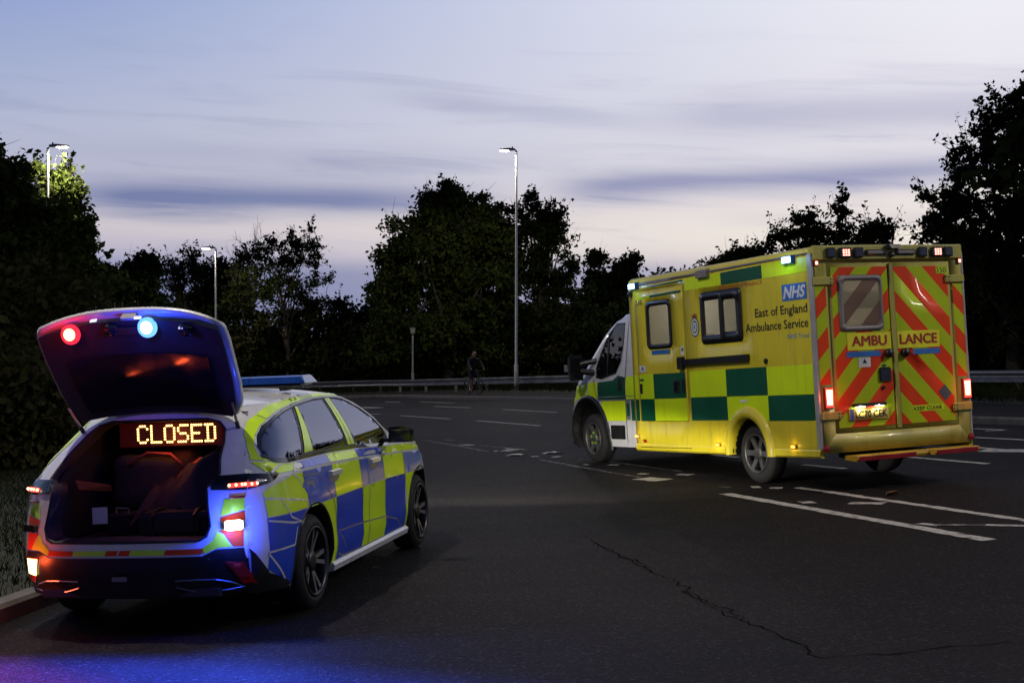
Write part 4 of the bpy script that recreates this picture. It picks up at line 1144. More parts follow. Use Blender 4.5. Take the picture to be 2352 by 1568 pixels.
# ---- lit cabin behind the windows
MB().box((.65, 0, .86), (3.8, 2.0, .04)).build('cabin_floor', m_cabin2, amb)
MB().box((.65, 0, 2.48), (3.8, 2.0, .02)).build('cabin_ceiling', m_cabin, amb)
MB().box((.65, -.97, 2.16), (3.8, .02, .66)).build('cabin_wall', m_cabin, amb)
MB().box((.65, -.955, 1.36), (3.8, .03, .94)).build('cabin_wall', m_cabin2, amb)
MB().box((2.56, 0, 1.7), (.02, 1.96, 1.6)).build('cabin_bulkhead', m_cabin, amb)
MB().box((1.55, -.70, 2.14), (.9, .5, .5), .02).build('overhead_locker', m_cabin, amb)
MB().box((.25, -.70, 1.35), (1.3, .5, .9), .02).build('equipment_cupboard', m_cabin2, amb)
MB().box((2.2, -.1, 1.35), (.5, .6, .95), .05).build('attendant_seat', m_cabin2, amb)
MB().box((-.75, -.2, 2.05), (.04, 1.2, .2), .01).build('grab_panel', m_cabin, amb)
MB().box((.62, -.93, 2.10), (.26, .02, .11), .004).build('notice_card', m_inkw, amb)
MB().box((.70, .70, 1.76), (.10, .08, .05), .01).build('monitor_light', e_red, amb)
MB().box((.6, .0, 2.462), (2.6, .22, .012)).build('ceiling_light', e_cabin, amb)
light('cabin_light', 'POINT', (.3, .1, 2.3), 8, (1, .96, .88), amb, .15)
light('cabin_light', 'POINT', (1.9, .1, 2.3), 6, (1, .96, .88), amb, .15)

# ---- cab
CXF = [(.3, 4.95), (.5, 5.10), (.8, 5.10), (1.0, 5.02), (1.15, 4.92), (1.27, 4.80), (1.35, 4.60), (1.6, 4.32), (1.9, 3.95), (2.05, 3.70), (2.15, 3.45), (2.25, 3.0)]
CWT = [(.3, .99), (.5, 1.01), (1.2, 1.01), (1.35, .99), (2.0, .90), (2.15, .86), (2.25, .75)]
ip = lambda z, Tb: np.interp(z, [a for a, b in Tb], [b for a, b in Tb])
cx0 = lambda z: ip(z, CXF) - ip(z, [(1.1, 1.0), (1.4, .6), (2.2, .5)])


def CY(x, z):
    xf, x0 = ip(z, CXF), cx0(z); t = np.clip((x - x0) / (xf - x0), 0, 1); return ip(z, CWT) * (1 - t ** 3) ** (1 / 3)


CT = .80
cxs = lambda z: cx0(z) + CT * (ip(z, CXF) - cx0(z))
CYS = (1 - CT ** 3) ** (1 / 3)


def cab_side(s): return lambda a, b: np.stack([a, s * CY(a, b), b], 1)


zs = list(np.linspace(.42, 2.22, 30))
cab_out = [(2.63, .36), (3.45, .36)] + arc(4.06, .36, .62, .68, 180, 0, 20) + [(float(cxs(z)), z) for z in zs] + [(2.63, 2.24)]
cwin = [(3.06, 2.03), (3.315, 2.035), (3.51, 1.887), (3.70, 1.63), (3.80, 1.46), (3.78, 1.33), (3.62, 1.31), (3.23, 1.375), (3.11, 1.53), (3.07, 1.75)]
for s in (1, -1):
    out = (0, s, 0)
    patch('cab_side', cab_out, cab_side(s), m_white, amb, [cwin], .08, 0, 0, out)
    gl = patch('cab_window', cwin, cab_side(s), m_cabg, amb, (), .1, -.004, 0, out)
    patch('window_seal', strip2d(cwin + cwin[:1], .03), cab_side(s), m_black, gl, (), .1, .004, 0, out) if False else None
    L1 = [tuple(np.array(p) + (np.array(p) - np.array((3.4, 1.68))) / np.linalg.norm(np.array(p) - np.array((3.4, 1.68))) * .022) for p in cwin]
    patch('window_seal', L1, cab_side(s), m_black, amb, [cwin], .08, .004, 0, out)
    patch('window_bar', strip2d([(3.50, 1.885), (3.46, 1.33)], .03), cab_side(s), m_black, amb, (), .08, .005, 0, out)
    # livery on cab door and wing
    for q, m in (([(2.955, 1.01), (2.955, 1.30), (3.15, 1.335), (3.30, 1.27), (3.735, 1.25), (3.735, 1.01)], m_vg), ([(3.75, 1.02), (3.75, 1.255), (4.02, 1.25), (4.02, 1.06), (3.85, 1.03)], m_vly), ([(2.66, 1.01), (2.66, 1.32), (2.93, 1.31), (2.93, 1.01)], m_vly),
                 ([(2.955, .715), (2.955, .99), (3.62, .99), (3.66, .93), (3.53, .715)], m_vly), ([(2.66, .72), (2.66, .99), (2.80, .99), (2.80, .72)], m_vg), ([(4.06, 1.07), (4.06, 1.24), (4.55, 1.20), (4.62, .95), (4.40, 1.02)], m_vly)):
        patch('livery_panel', q, cab_side(s), m, amb, (), .08, .004, 0, out)
    patch('filler_flap', rrect(2.83, .73, 2.935, .985, .01), cab_side(s), m_grey, amb, [rrect(2.845, .78, 2.92, .95, .01)], .1, .006, 0, out)
    patch('filler_livery', rrect(2.845, .78, 2.92, .95, .01), cab_side(s), m_vg, amb, (), .1, .005, 0, out)
    patch('step_recess', rrect(3.0, .465, 3.40, .655, .02), cab_side(s), m_black, amb, (), .1, .006, 0, out)
    patch('door_seam', strip2d([(2.945, 2.05), (2.945, .42)], .012), cab_side(s), m_black, amb, (), .1, .006, 0, out)
    patch('door_seam', strip2d([(3.86, 1.30), (3.78, 1.06), (3.66, .90)], .010), cab_side(s), m_black, amb, (), .1, .006, 0, out)
    patch('trim_strip', strip2d([(2.66, 1.0), (3.72, 1.0)], .014), cab_side(s), m_grey, amb, (), .1, .007, 0, out)
    patch('trim_strip', strip2d([(2.66, 1.05), (3.74, 1.045)], .010), cab_side(s), m_grey, amb, (), .1, .007, 0, out)
    MB().hull([(3.07 + a, s * (1.0 + b), z) for a, b, z in ((-.06, 0, 1.11), (.05, 0, 1.32), (-.05, 0, 1.32), (.05, 0, 1.11), (-.03, .03, 1.13), (.03, .03, 1.30), (-.03, .03, 1.30), (.03, .03, 1.13))]).build('door_handle', m_black, amb)
    MB().grid(lambda a, b: (4.06 + .60 * math.cos(a), s * b, .36 + .66 * math.sin(a)), [math.pi * i / 16 for i in range(17)], [.5, .96]).build('arch_liner', m_black, amb)
    V = []
    for i in range(25):
        t = math.radians(-4 + 188 * i / 24)
        for r, rz, o in ((.66, .72, .004), (.64, .70, .03), (.595, .655, .03), (.585, .645, -.10)):
            x, z = 4.06 + r * math.cos(t), .36 + rz * math.sin(t); V.append((x, s * (float(CY(min(x, 4.72), z)) + o), z))
    mk('arch_trim', V, [(i * 4 + k, (i + 1) * 4 + k, (i + 1) * 4 + k + 1, i * 4 + k + 1) for i in range(24) for k in range(3)], m_black, amb, True)
    # mirror
    mm = MB().hull([(4.02 + a, s * (1.22 + b), 1.47 + c) for a, b, c in ((-.06, -.11, -.18), (-.06, .10, -.18), (-.06, -.11, .19), (-.06, .10, .17), (.07, -.08, -.14), (.07, .06, -.14), (.07, -.08, .15), (.07, .06, .13))]).build('mirror', m_black, amb)
    MB().box((3.957, s * 1.215, 1.50), (.006, .17, .20), .002).build('mirror_glass', m_blackg, mm); MB().box((3.957, s * 1.215, 1.345), (.006, .15, .07), .002).build('mirror_glass', m_blackg, mm)
    MB().tube([(3.86, s * .93, 1.38), (3.98, s * 1.14, 1.42)], [.05, .04], 8).build('mirror_arm', m_black, mm); MB().tube([(3.82, s * .93, 1.56), (3.98, s * 1.14, 1.52)], [.04, .035], 8).build('mirror_arm', m_black, mm)
    MB().box((4.04, s * 1.335, 1.47), (.10, .02, .10), .006).build('repeater', m_grey, mm)
    MB().hull([(4.66, s * .80, .86), (4.88, s * .62, .84), (4.72, s * .70, 1.12), (4.50, s * .86, 1.08), (4.62, s * .6, 1.0)]).build('headlamp', m_inkw, amb)


def cab_front(m, z0, z1, name, mat, s0=-1.0, s1=1.0, off=0.0):
    mb = MB(); us = np.linspace(s0, s1, 15); vs = np.linspace(z0, z1, 14)
    def fn(u, z):
        y = u * CYS * float(ip(z, CWT)); x0 = float(cx0(z)); xf = float(ip(z, CXF)); return (x0 + (xf - x0) * (1 - (abs(y) / float(ip(z, CWT))) ** 3) ** (1 / 3) + off, y, z)
    mb.grid(fn, us, vs); return mb.build(name, mat, amb, True)


cab_front(0, .42, 1.30, 'bonnet', m_white); cab_front(0, 1.30, 2.14, 'windscreen', m_cabg, -.97, .97); cab_front(0, 2.12, 2.24, 'cab_roof_edge', m_white)
cab_front(0, .45, .72, 'front_bumper', m_black, -1, 1, .03); cab_front(0, .85, 1.05, 'grille', m_black, -.6, .6, .012)
MB().hull([(2.6, y, 2.24) for y in (-.8, .8)] + [(3.1, y, 2.24) for y in (-.72, .72)] + [(2.6, y, 2.20) for y in (-.9, .9)] + [(3.1, y, 2.20) for y in (-.8, .8)]).build('cab_roof', m_white, amb)
MB().hull([(2.62, y, z) for y, z in ((-.82, 2.23), (.82, 2.23), (-.70, 2.42), (.70, 2.42))] + [(3.05, y, 2.23) for y in (-.74, .74)] + [(2.80, y, 2.37) for y in (-.6, .6)]).build('roof_spoiler', m_blackg, amb)
MB().box((2.95, .45, 1.15), (.5, .5, .12), .04).build('driver_seat', m_liner, amb); MB().box((2.72, .45, 1.5), (.14, .5, .75), .05).build('driver_seat_back', m_liner, amb)
MB().box((3.95, 0, 1.2), (.5, 1.7, .25), .06).build('dashboard', m_liner, amb)
MB().box((3.2, 0, .7), (1.2, 1.9, .5)).build('cab_floor', m_liner, amb)
inv = AREL.inverted()
green_nut = M('nut_indicator_green', (.16, .32, .03), .6)
for x, y, s, nuts in ((4.04, .86, 1, green_nut), (4.04, -.86, -1, None), (0, .86, 1, None), (0, -.86, -1, None)):
    wheel(amb, (x, y, .345), .345, .225, .225, s, 6, m_alloya, m_alloya, inv, nuts)


# ------------------------------------------------------------------ police car
pol = thing('police_car', 'police estate car in blue and yellow checks, tailgate raised, blue and red lights on', 'police car', frame(-2.2233, 9.7386, 1.3725))
PXR = [(.2, -.90), (.35, -.95), (.5, -1.0), (.6, -.985), (.75, -.95), (.95, -.90), (1.1, -.74), (1.25, -.5), (1.36, -.36), (1.42, -.30)]
PXF = [(.2, 3.48), (.45, 3.58), (.65, 3.58), (.8, 3.5), (.95, 3.2), (1.5, 2.9)]
PWT = [(.15, .84), (.25, .885), (.35, .91), (.5, .917), (.7, .915), (.85, .903), (.95, .882), (1.0, .853), (1.1, .812), (1.2, .755), (1.3, .686), (1.42, .594), (1.5, .50)]
px0 = lambda z: -.05 + np.maximum(0, z - .95) * .64
NR, NF = 3.4, 2.7


def SY(x, z):
    x = np.asarray(x, float); z = np.asarray(z, float)
    W = ip(z, PWT) + np.where(z < .8, .012 * (np.exp(-(x / .42) ** 2) + np.exp(-((x - 2.73) / .42) ** 2)), 0)
    # soft crease along the shoulder and a hollow in the lower doors
    W = W - .010 * np.exp(-((z - .50) / .09) ** 2) * np.where((x > .45) & (x < 2.3), 1, 0) + .006 * np.exp(-((z - .93) / .022) ** 2)
    t = np.clip((px0(z) - x) / (px0(z) - ip(z, PXR)), 0, 1); y = W * (1 - t ** NR) ** (1 / NR)
    t = np.clip((x - 2.6) / (ip(z, PXF) - 2.6), 0, 1); return y * (1 - t ** NF) ** (1 / NF)


def RXf(y, z):
    W = ip(z, PWT); return px0(z) - (px0(z) - ip(z, PXR)) * (1 - np.clip(np.abs(y) / W, 0, 1) ** NR) ** (1 / NR)


xs = lambda z: float(px0(z) - .8 * (px0(z) - ip(z, PXR)))
YS = (1 - .8 ** NR) ** (1 / NR)
xfs = lambda z: float(2.6 + .8 * (ip(z, PXF) - 2.6))
ps = lambda s: (lambda a, b: np.stack([a, s * SY(a, b), b], 1))
pr = lambda a, b: np.stack([RXf(a, b), a, b], 1)
zc = lambda x: float(ip(x, [(-.54, .940), (-.19, .951), (.49, .941), (1.15, .919), (1.68, .895), (2.31, .873), (2.9, .846)]))
zbelt = lambda x: float(ip(x, [(-.6, 1.06), (-.27, 1.022), (.05, 1.02), (.52, 1.02), (1.22, .998), (1.87, .962), (2.2, .955), (2.9, .885)]))
RA = .385
arcR = arc(0, .325, RA, RA, 200, -20, 26); arcF = arc(2.73, .325, RA, RA, 200, -20, 26)
body = [(xs(.27), .27), (-.385, .22)] + arcR + [(.42, .185), (2.31, .185)] + arcF + [(3.12, .22)] + [(xfs(z), z) for z in np.linspace(.24, .82, 14)] + \
       [(3.2, .845), (2.9, .905), (2.6, .95), (2.25, .99), (2.08, 1.085), (1.88, 1.208), (1.685, 1.318), (1.458, 1.407), (1.107, 1.441), (.519, 1.431), (-.05, 1.408), (xs(1.40), 1.40)] + \
       [(xs(z), z) for z in np.linspace(1.36, .30, 24)]
DLO = [(-.482, 1.088), (-.440, 1.128), (-.36, 1.19), (-.237, 1.249), (-.019, 1.305), (.20, 1.338), (.45, 1.364), (.904, 1.389), (1.156, 1.389), (1.40, 1.380), (1.533, 1.364), (1.66, 1.325), (1.772, 1.28), (1.88, 1.215), (1.958, 1.163), (2.04, 1.09), (2.03, .985), (1.868, .977), (1.224, 1.016), (.521, 1.037), (.054, 1.038), (-.267, 1.039), (-.40, 1.055)]


glass_q = [(-.47, 1.092), (-.43, 1.13), (-.35, 1.188), (-.237, 1.243), (-.019, 1.299), (.20, 1.332), (.40, 1.352), (.055, 1.046), (-.267, 1.046), (-.40, 1.062)]
glass_r = [(.53, 1.365), (.904, 1.382), (1.125, 1.382), (1.0, 1.035), (.521, 1.044), (.285, 1.046)]
glass_f = [(1.29, 1.380), (1.40, 1.373), (1.533, 1.357), (1.66, 1.318), (1.772, 1.273), (1.88, 1.208), (1.950, 1.158), (2.02, 1.088), (2.01, .992), (1.868, .985), (1.215, 1.022)]
for s in (-1, 1):
    o_ = (0, s, 0)
    def P(name, poly, mat, off=.003, holes=(), step=.055, par=pol, s=s, o_=o_): return patch(name, poly, ps(s), mat, par, holes, step, off, 0, o_)
    P('body_side', body, m_white, 0, [DLO], .032)
    for gp_ in (glass_q, glass_r, glass_f): P('side_window', gp_, m_priv, -.005, (), .035)
    P('window_surround', DLO, m_black, -.002, [glass_q, glass_r, glass_f], .06)
    DLOo = [tuple(np.array(p) + np.array([(p[0] - .75) / 1.3 * .012, .016 if p[1] > 1.09 else -.014])) for p in DLO]
    P('window_trim', DLOo, m_blackg, .0035, [DLO], .05)
    P('window_trim', strip2d([(2.03, .972), (1.868, .966), (1.224, 1.004), (.521, 1.025), (.054, 1.026), (-.267, 1.027), (-.41, 1.044), (-.50, 1.082)], .022), m_blackg, .006)
    P('livery_panel', [(.455, 1.357), (.50, 1.357), (.262, 1.052), (.095, 1.052)], m_vy, .003)
    P('livery_panel', [(1.165, 1.382), (1.205, 1.382), (1.105, 1.030), (1.035, 1.033)], m_vy, .003)
    P('livery_panel', [(1.215, 1.381), (1.262, 1.380), (1.190, 1.026), (1.115, 1.030)], m_vy, .003)
    # check rows
    C = [-.115, .485, 1.115, 1.715, 2.295, 2.86]; g = .004; ZM = lambda x: .702 if x < 1.7 else .702 - .02 * (x - 1.7)
    for i, (a, b) in enumerate(zip(C[:-1], C[1:])):
        up, lo = (m_vb, m_vy) if i % 2 == 0 else (m_vy, m_vb)
        xsn = np.linspace(a + g, b - g, 9)
        P('livery_panel', [(x, ZM(x) + .002) for x in xsn] + [(x, zc(x) - .008) for x in xsn[::-1]], up)
        if b < 2.6: P('livery_panel', [(x, zc(x) + .010) for x in xsn] + [(x, zbelt(x) - .012) for x in xsn[::-1]], up)
        else: P('livery_panel', [(x, zc(x) + .010) for x in xsn] + [(x, zbelt(x) - .004) for x in xsn[::-1]], m_vy)
        if 0 < i < 4:
            P('livery_panel', [(a + g, .252), (b - g, .252), (b - g, ZM(b) - .002), (a + g, ZM(a) - .002)], lo)
    P('livery_panel', [(-.111, .698), (.481, .698), (.481, .235), (.43, .215)] + arc(0, .325, .402, .402, -14, 104, 20), m_vy)
    P('livery_panel', [(2.299, .688), (2.86, .678)] + [p for p in arc(2.73, .325, .402, .402, 70, 194, 20)] + [(2.31, .235), (2.299, .25)], m_vy)
    # rear quarter
    P('livery_panel', [(-.655, .704), (-.119, .704), (-.119, .938), (-.30, .938), (-.50, .905), (-.60, .885), (-.655, .86)], m_vy)
    P('livery_panel', [(-.660, .698), (-.119, .698)] + arc(0, .325, .402, .402, 107, 194, 16) + [(-.42, .262), (-.50, .275), (-.665, .375)], m_vb)
    P('livery_panel', [(-.56, .985), (-.45, .965), (-.12, .962), (-.12, 1.005), (-.27, 1.010), (-.45, 1.035), (-.60, 1.055)], m_vy)
    P('livery_panel', [(-.50, 1.055), (-.40, 1.03), (-.43, 1.035), (-.515, 1.085), (-.47, 1.145), (-.385, 1.205), (-.265, 1.265), (-.15, 1.302), (-.20, 1.335), (-.30, 1.30), (-.42, 1.22), (-.54, 1.12), (-.585, 1.068)], m_vy)
    P('livery_panel', [(-.19, 1.338), (-.14, 1.306), (.05, 1.345), (.45, 1.383), (.90, 1.405), (1.156, 1.405), (1.50, 1.383), (1.46, 1.400), (1.10, 1.425), (.52, 1.418), (.0, 1.390)], m_vy)
    for w in ([(-.655, .822), (-.508, .803), (-.14, .752), (-.12, .70)], [(-.508, .803), (-.407, .673), (-.242, .617)], [(-.128, .711), (-.242, .617), (-.270, .60)], [(-.655, .680), (-.40, .635), (-.242, .624)], [(-.672, .482), (-.385, .49)], [(-.668, .470), (-.483, .285)],
              [(-.30, .94), (-.20, .905), (-.12, .80)], [(-.385, .49), (-.335, .60)], [(-.52, .975), (-.36, 1.02)], [(-.24, .955), (-.16, 1.01)]):
        P('body_crease', w if False else strip2d(w, .013), m_white, .0045)
    for w in ([(-.14, .918), (.19, .90), (.30, .79), (.42, .68), (.475, .55), (.49, .36), (.53, .292), (.62, .262), (1.25, .247), (2.2, .235), (2.27, .27), (2.276, .70), (2.30, .868)], [(1.265, 1.0), (1.29, .90), (1.30, .70), (1.272, .46), (1.265, .25)]):
        P('door_seam', strip2d(w, .009), m_grey, .005)
    for w in ([(.52, .452), (1.04, .438), (1.697, .405), (2.05, .335), (2.16, .27)], [(.55, .43), (.72, .30), (.62, .27)]):
        P('body_crease', strip2d(w, .010), m_grey, .0045)
    P('flap_seam', arc(-.01, .833, .168, .056, 0, 360, 24)[:-1], m_grey, .004)
    fl = P('fuel_flap', arc(-.01, .833, .16, .05, 0, 360, 24)[:-1], m_vb, .005)
    P('quarter_recess', rrect(-.21, .966, -.06, .998, .01), m_white, .0055)
    for x in (.50, 1.46):
        h = MB().hull([(x + a, s * (float(SY(x, .865)) + b), .866 + c) for a, b, c in ((-.13, 0, -.022), (.13, 0, -.022), (-.13, 0, .03), (.13, 0, .03), (-.11, .032, -.006), (.11, .032, -.006), (-.11, .032, .024), (.11, .032, .024))]).build('door_handle', m_white, pol)
        P('handle_cup', arc(x - .01, .846, .11, .038, 0, 360, 20)[:-1], m_grey, .0055)
    # sills, arch liners
    MB().hull([(x, s * y, z) for x in (.40, 2.34) for y, z in ((.895, .245), (.915, .225), (.905, .185), (.80, .16))]).build('sill', m_white, pol)
    for cx in (0, 2.73):
        MB().grid(lambda a, b: (cx + .384 * math.cos(a), s * b, .325 + .384 * math.sin(a)), [math.radians(-20 + 220 * i / 18) for i in range(19)], [.55, .86]).build('arch_liner', m_black, pol)
        V = []
        for i in range(23):
            t = math.radians(-18 + 216 * i / 22)
            for r, d in ((RA + .012, .0035), (RA + .0, .006), (RA - .008, -.04)):
                x, z = cx + r * math.cos(t), .325 + r * math.sin(t); V.append((x, s * (float(SY(x, z)) + d), z))
        mk('arch_edge', V, [(i * 3 + k, (i + 1) * 3 + k, (i + 1) * 3 + k + 1, i * 3 + k + 1) for i in range(22) for k in range(2)], m_black, pol, True)
    # door mirror
    mm = MB().hull([(1.83 + a, s * (1.035 + b), 1.035 + c) for a, b, c in ((-.05, -.10, -.05), (-.06, .115, -.045), (-.06, .12, .05), (-.05, -.09, .075), (.09, -.08, -.03), (.07, .08, -.02), (.07, .08, .04), (.08, -.07, .055), (-.055, .02, .085))]).build('door_mirror', m_blackg, pol)
    MB().hull([(1.90, s * .80, .985), (1.90, s * .80, 1.01), (1.82, s * .96, .985), (1.85, s * .96, 1.02), (1.99, s * .80, .985)]).build('mirror_foot', m_blackg, mm)
    MB().box((1.768, s * 1.045, 1.045), (.006, .17, .09), .002).build('mirror_glass', m_blackg, mm)  # black gloss stands in for the dark reflection in the mirror
    # tail lamp
    tl = P('tail_lamp', [(xs(.985), .985), (-.62, .978), (-.465, .963), (-.56, .918), (xs(.90), .893)], m_blackg, .008)
    pz = [(y * s, z) for y, z in ((.55, .985), (.735, .985), (.742, .893), (.55, .905))]
    patch('tail_lamp_inner', pz, pr, m_blackg, tl, (), .05, .008, 0, B_)
    led = [(float(RXf(y, .925)) - .012, s * y, .926) for y in (.655, .69, .72, .735)] + [(x, s * (float(SY(x, .922)) + .012), .924) for x in (-.72, -.69)]
    MB().tube(led, .016, 6).build('lit_glow', e_tail, tl)
    for i in range(6):
        f = i / 5 * (len(led) - 1); k = min(int(f), len(led) - 2); p = np.array(led[k]) * (1 - f + k) + np.array(led[k + 1]) * (f - k); MB().ball(p + np.array([-.009, s * .006, .003]), .0105, 8).build('lit_element', e_tailh, tl)
    MB().tube([(float(RXf(y, .85)) - .006, s * y, .852) for y in (.66, .70, .74)], .008, 6).build('reflector_bar', e_red if False else m_redlens, pol)

# ---- rear end
opening = [(-.50, .600), (.50, .600), (.545, .625), (.565, .69), (.545, .80), (.530, .92), (.585, 1.0), (.555, 1.08), (.525, 1.18), (.485, 1.265), (.43, 1.312), (.34, 1.335), (-.34, 1.335), (-.43, 1.312), (-.485, 1.265), (-.525, 1.18), (-.555, 1.08), (-.585, 1.0), (-.53, .92), (-.545, .80), (-.565, .69), (-.545, .625)]
zz = np.linspace(.47, 1.40, 22)
patch('rear_frame', [(YS * float(ip(z, PWT)), z) for z in zz] + [(-YS * float(ip(z, PWT)), z) for z in zz[::-1]], pr, m_white, pol, [opening], .03, 0, 0, B_)
seal = MB(); n = len(opening)
dl = dens(opening, .05); n = len(dl); ctr = np.array([0, .95])
V = []
for y, z in dl:
    x = float(RXf(y, z)); d = (ctr - np.array([y, z])); d /= np.linalg.norm(d)
    for a, b in ((-.008, -.006), (-.016, .008), (.02, .016), (.16, .022)): V.append((x + a, y + d[0] * b, z + d[1] * b))
mk('boot_seal', V, [(4 * i + k, 4 * ((i + 1) % n) + k, 4 * ((i + 1) % n) + k + 1, 4 * i + k + 1) for i in range(n) for k in range(3)], m_trim, pol, True)
for s in (-1, 1):
    q = lambda L: [(s * y, z) for y, z in L]
    for L, m in (([(.53, .520), (.61, .552), (.685, .552), (.635, .632), (.60, .65), (.58, .60), (.52, .556)], m_vy), ([(.640, .634), (.690, .552), (.742, .548), (.738, .655), (.612, .655)], m_vr), ([(.62, .71), (.745, .71), (.74, .765), (.615, .735)], m_vr), ([(.615, .742), (.74, .772), (.735, .845), (.63, .845)], m_vy)):
        patch('chevron_patch', q(L), pr, m, pol, (), .05, .003, 0, B_)
    c = np.array([float(RXf(.69, .683)) - .012, s * .69, .683]); d = np.array([-.85, s * .5, 0]); d /= np.linalg.norm(d); t = np.array([-d[1], d[0], 0])
    b = MB().hull([c + d * o + t * a + np.array([0, 0, z]) for o in (-.01, .022) for a, z in ((-.062, -.018), (.062, -.018), (-.062, .02), (.062, .02), (-.05, .027), (.05, .027))]).build('bumper_strobe', m_blackg, pol)
    if s == -1:
        MB().hull([c + d * o + t * a + np.array([0, 0, z]) for o in (.018, .040) for a, z in ((-.056, -.02), (.056, -.02), (-.056, .026), (.056, .026), (-.04, .034), (.04, .034), (-.04, -.028), (.04, -.028))]).build('lit_element', e_white, b)
        light('strobe_light', 'SPOT', c + d * .05, 160, (.05, .13, 1.0), pol, .03, 150, c + d * 3, .5); light('strobe_spill', 'POINT', c + d * .12, 13, (.02, .06, 1.0), pol, .03)
    # fog lamp, reflector
    fp = [(.615, .498), (.728, .495), (.752, .39), (.66, .385)] if s == 1 else [(.649, .458), (.731, .446), (.770, .352), (.701, .356)]
    f = patch('fog_lamp', [(s * y, z) for y, z in ([(.612, .505), (.735, .50), (.765, .335), (.69, .335)] if s == 1 else [(.64, .465), (.735, .452), (.778, .30), (.715, .31)])], pr, m_redlens, pol, (), .04, .008, 0, B_)
    patch('lens', [(s * y, z) for y, z in fp], pr, e_fog if s == 1 else m_redlens, f, (), .04, .012, 0, B_)
    if s == 1: light('fog_light', 'POINT', (float(RXf(.68, .45)) - .12, .70, .44), 3.2, (1, .10, .03), pol, .05)
    MB().tube([(float(RXf(y, z)) - .008, s * y, z) for y, z in ((.33, .352), (.47, .355), (.58, .350), (.66, .325), (.72, .292), (.64, .28), (.53, .272), (.42, .285), (.33, .31))], .006, 6).build('exhaust_trim', m_alloy, pol)
ys_ = [(.535, .347, m_vr), (.343, .119, m_vy), (.115, .036, m_vr), (.026, -.047, m_vr), (-.051, -.277, m_vy), (-.281, -.515, m_vr)]
for a, b, m in ys_:
    patch('chevron_strip', [(a, .520), (b, .520), (b - .012, .553), (a - .012, .553)], pr, m, pol, (), .06, .003, 0, B_)
patch('rear_diffuser', [(.52, .509), (.60, .545), (.742, .540), (.755, .45), (.75, .26), (.45, .24), (-.45, .24), (-.75, .26), (-.755, .45), (-.742, .540), (-.60, .545), (-.52, .509)], pr, m_black, pol, (), .06, .005, 0, B_)
for s in (-1, 1): patch('rear_diffuser', [(xs(.54), .535), (-.765, .49), (-.65, .352), (-.41, .255), (-.40, .215), (xs(.24), .24)], ps(s), m_black, pol, (), .06, .005, 0, (0, s, 0))
MB().hull([(RXf(0, .3) + a, y, z) for a, y, z in ((.02, .6, .25), (.02, -.6, .25), (.5, .6, .18), (.5, -.6, .18), (.02, .6, .30), (.02, -.6, .30), (.6, .6, .3), (.6, -.6, .3))]).build('underbody', m_black, pol)
MB().box((1.3, 0, .24), (3.6, 1.4, .10)).build('floor_pan', m_black, pol)
MB().box((-1.0, .02, .375), (.012, .10, .03), .002).build('rear_badge', m_grey, pol)
# ---- boot
MB().box((-.32, 0, .565), (1.15, 1.06, .03)).build('boot_floor', m_liner, pol)
for s in (-1, 1):
    MB().hull([(x, s * y, z) for x, y, z in ((-.84, .56, .58), (.30, .60, .58), (-.80, .545, .95), (.30, .66, .98), (-.40, .53, 1.18), (.30, .56, 1.32))] + [(x, s * (y + .02), z) for x, y, z in ((-.84, .56, .58), (.30, .60, .58), (.30, .66, .98))]).build('boot_side_trim', m_liner, pol)
MB().box((.33, 0, .82), (.10, 1.16, .55), .03, Matrix.Rotation(.15, 3, 'Y')).build('rear_seat_back', m_liner, pol)
MB().grid(lambda a, b: (a, b, 1.36 + .03 * (1 - (b / .6) ** 2)), list(np.linspace(-.25, 1.45, 8)), list(np.linspace(-.56, .56, 7))).build('roof_lining', m_liner, pol)
for y in (-.38, .38):
    MB().box((1.18, y, .62), (.46, .46, .16), .05).build('front_seat', m_liner, pol); MB().box((.92, y, .92), (.14, .46, .56), .05, Matrix.Rotation(-.25, 3, 'Y')).build('seat_back', m_liner, pol); MB().box((.80, y, 1.22), (.08, .26, .16), .03).build('head_rest', m_liner, pol)
MB().hull([(x, y, z) for y in (-.72, .72) for x, z in ((1.75, .70), (2.30, .70), (1.80, .93), (2.2, .97))]).build('dashboard', m_liner, pol)
MB().tube([(1.66 + .05 * math.sin(a), -.36 + .18 * math.cos(a), .90 + .18 * math.sin(a)) for a in np.linspace(0, 2 * math.pi, 20)], .016, 6).build('steering_wheel', m_black, pol)
# ---- LED matrix sign
sg = MB().box((-.145, .03, 1.222), (.03, .76, .165), .006).build('matrix_sign', M('matrix_face', (.02, .008, .008), .5, emit=(1.0, .03, .01), es=.018), pol)  # faint red emission in the face stands for the halo around the dots
FONT5 = {'C': '01110 10001 10000 10000 10000 10001 01110', 'L': '10000 10000 10000 10000 10000 10000 11111', 'O': '01110 10001 10001 10001 10001 10001 01110', 'S': '01111 10000 10000 01110 00001 00001 11110', 'E': '11111 10000 10000 11110 10000 10000 11111', 'D': '11110 01001 01001 01001 01001 01001 11110'}
mb = MB(); y0 = .235; pitch = .0172
for k, ch in enumerate('CLOSED'):
    for r, row in enumerate(FONT5[ch].split()):
        for c, v in enumerate(row):
            if v == '1': mb.lathe([(0, .0072), (.004, .0072), (.006, .004), (.006, 0)], (-.160, y0 - (k * 6 - k * .25 + c) * pitch + .035, 1.282 - r * .0185), (-1, 0, 0), 8)
tag(mb.build('lit_dots', e_led, sg), kind='stuff')
light('sign_light', 'POINT', (-.24, .0, 1.20), 1.4, (1, .16, .04), pol, .10)
MB().box((-.50, .40, .715), (.012, .10, .11), .002, Matrix.Rotation(.25, 3, 'Z')).build('paper_label', m_inkw, pol)
MB().box((-.30, -.10, .815), (.02, .11, .035), .008).build('boot_handle', m_grey, pol)
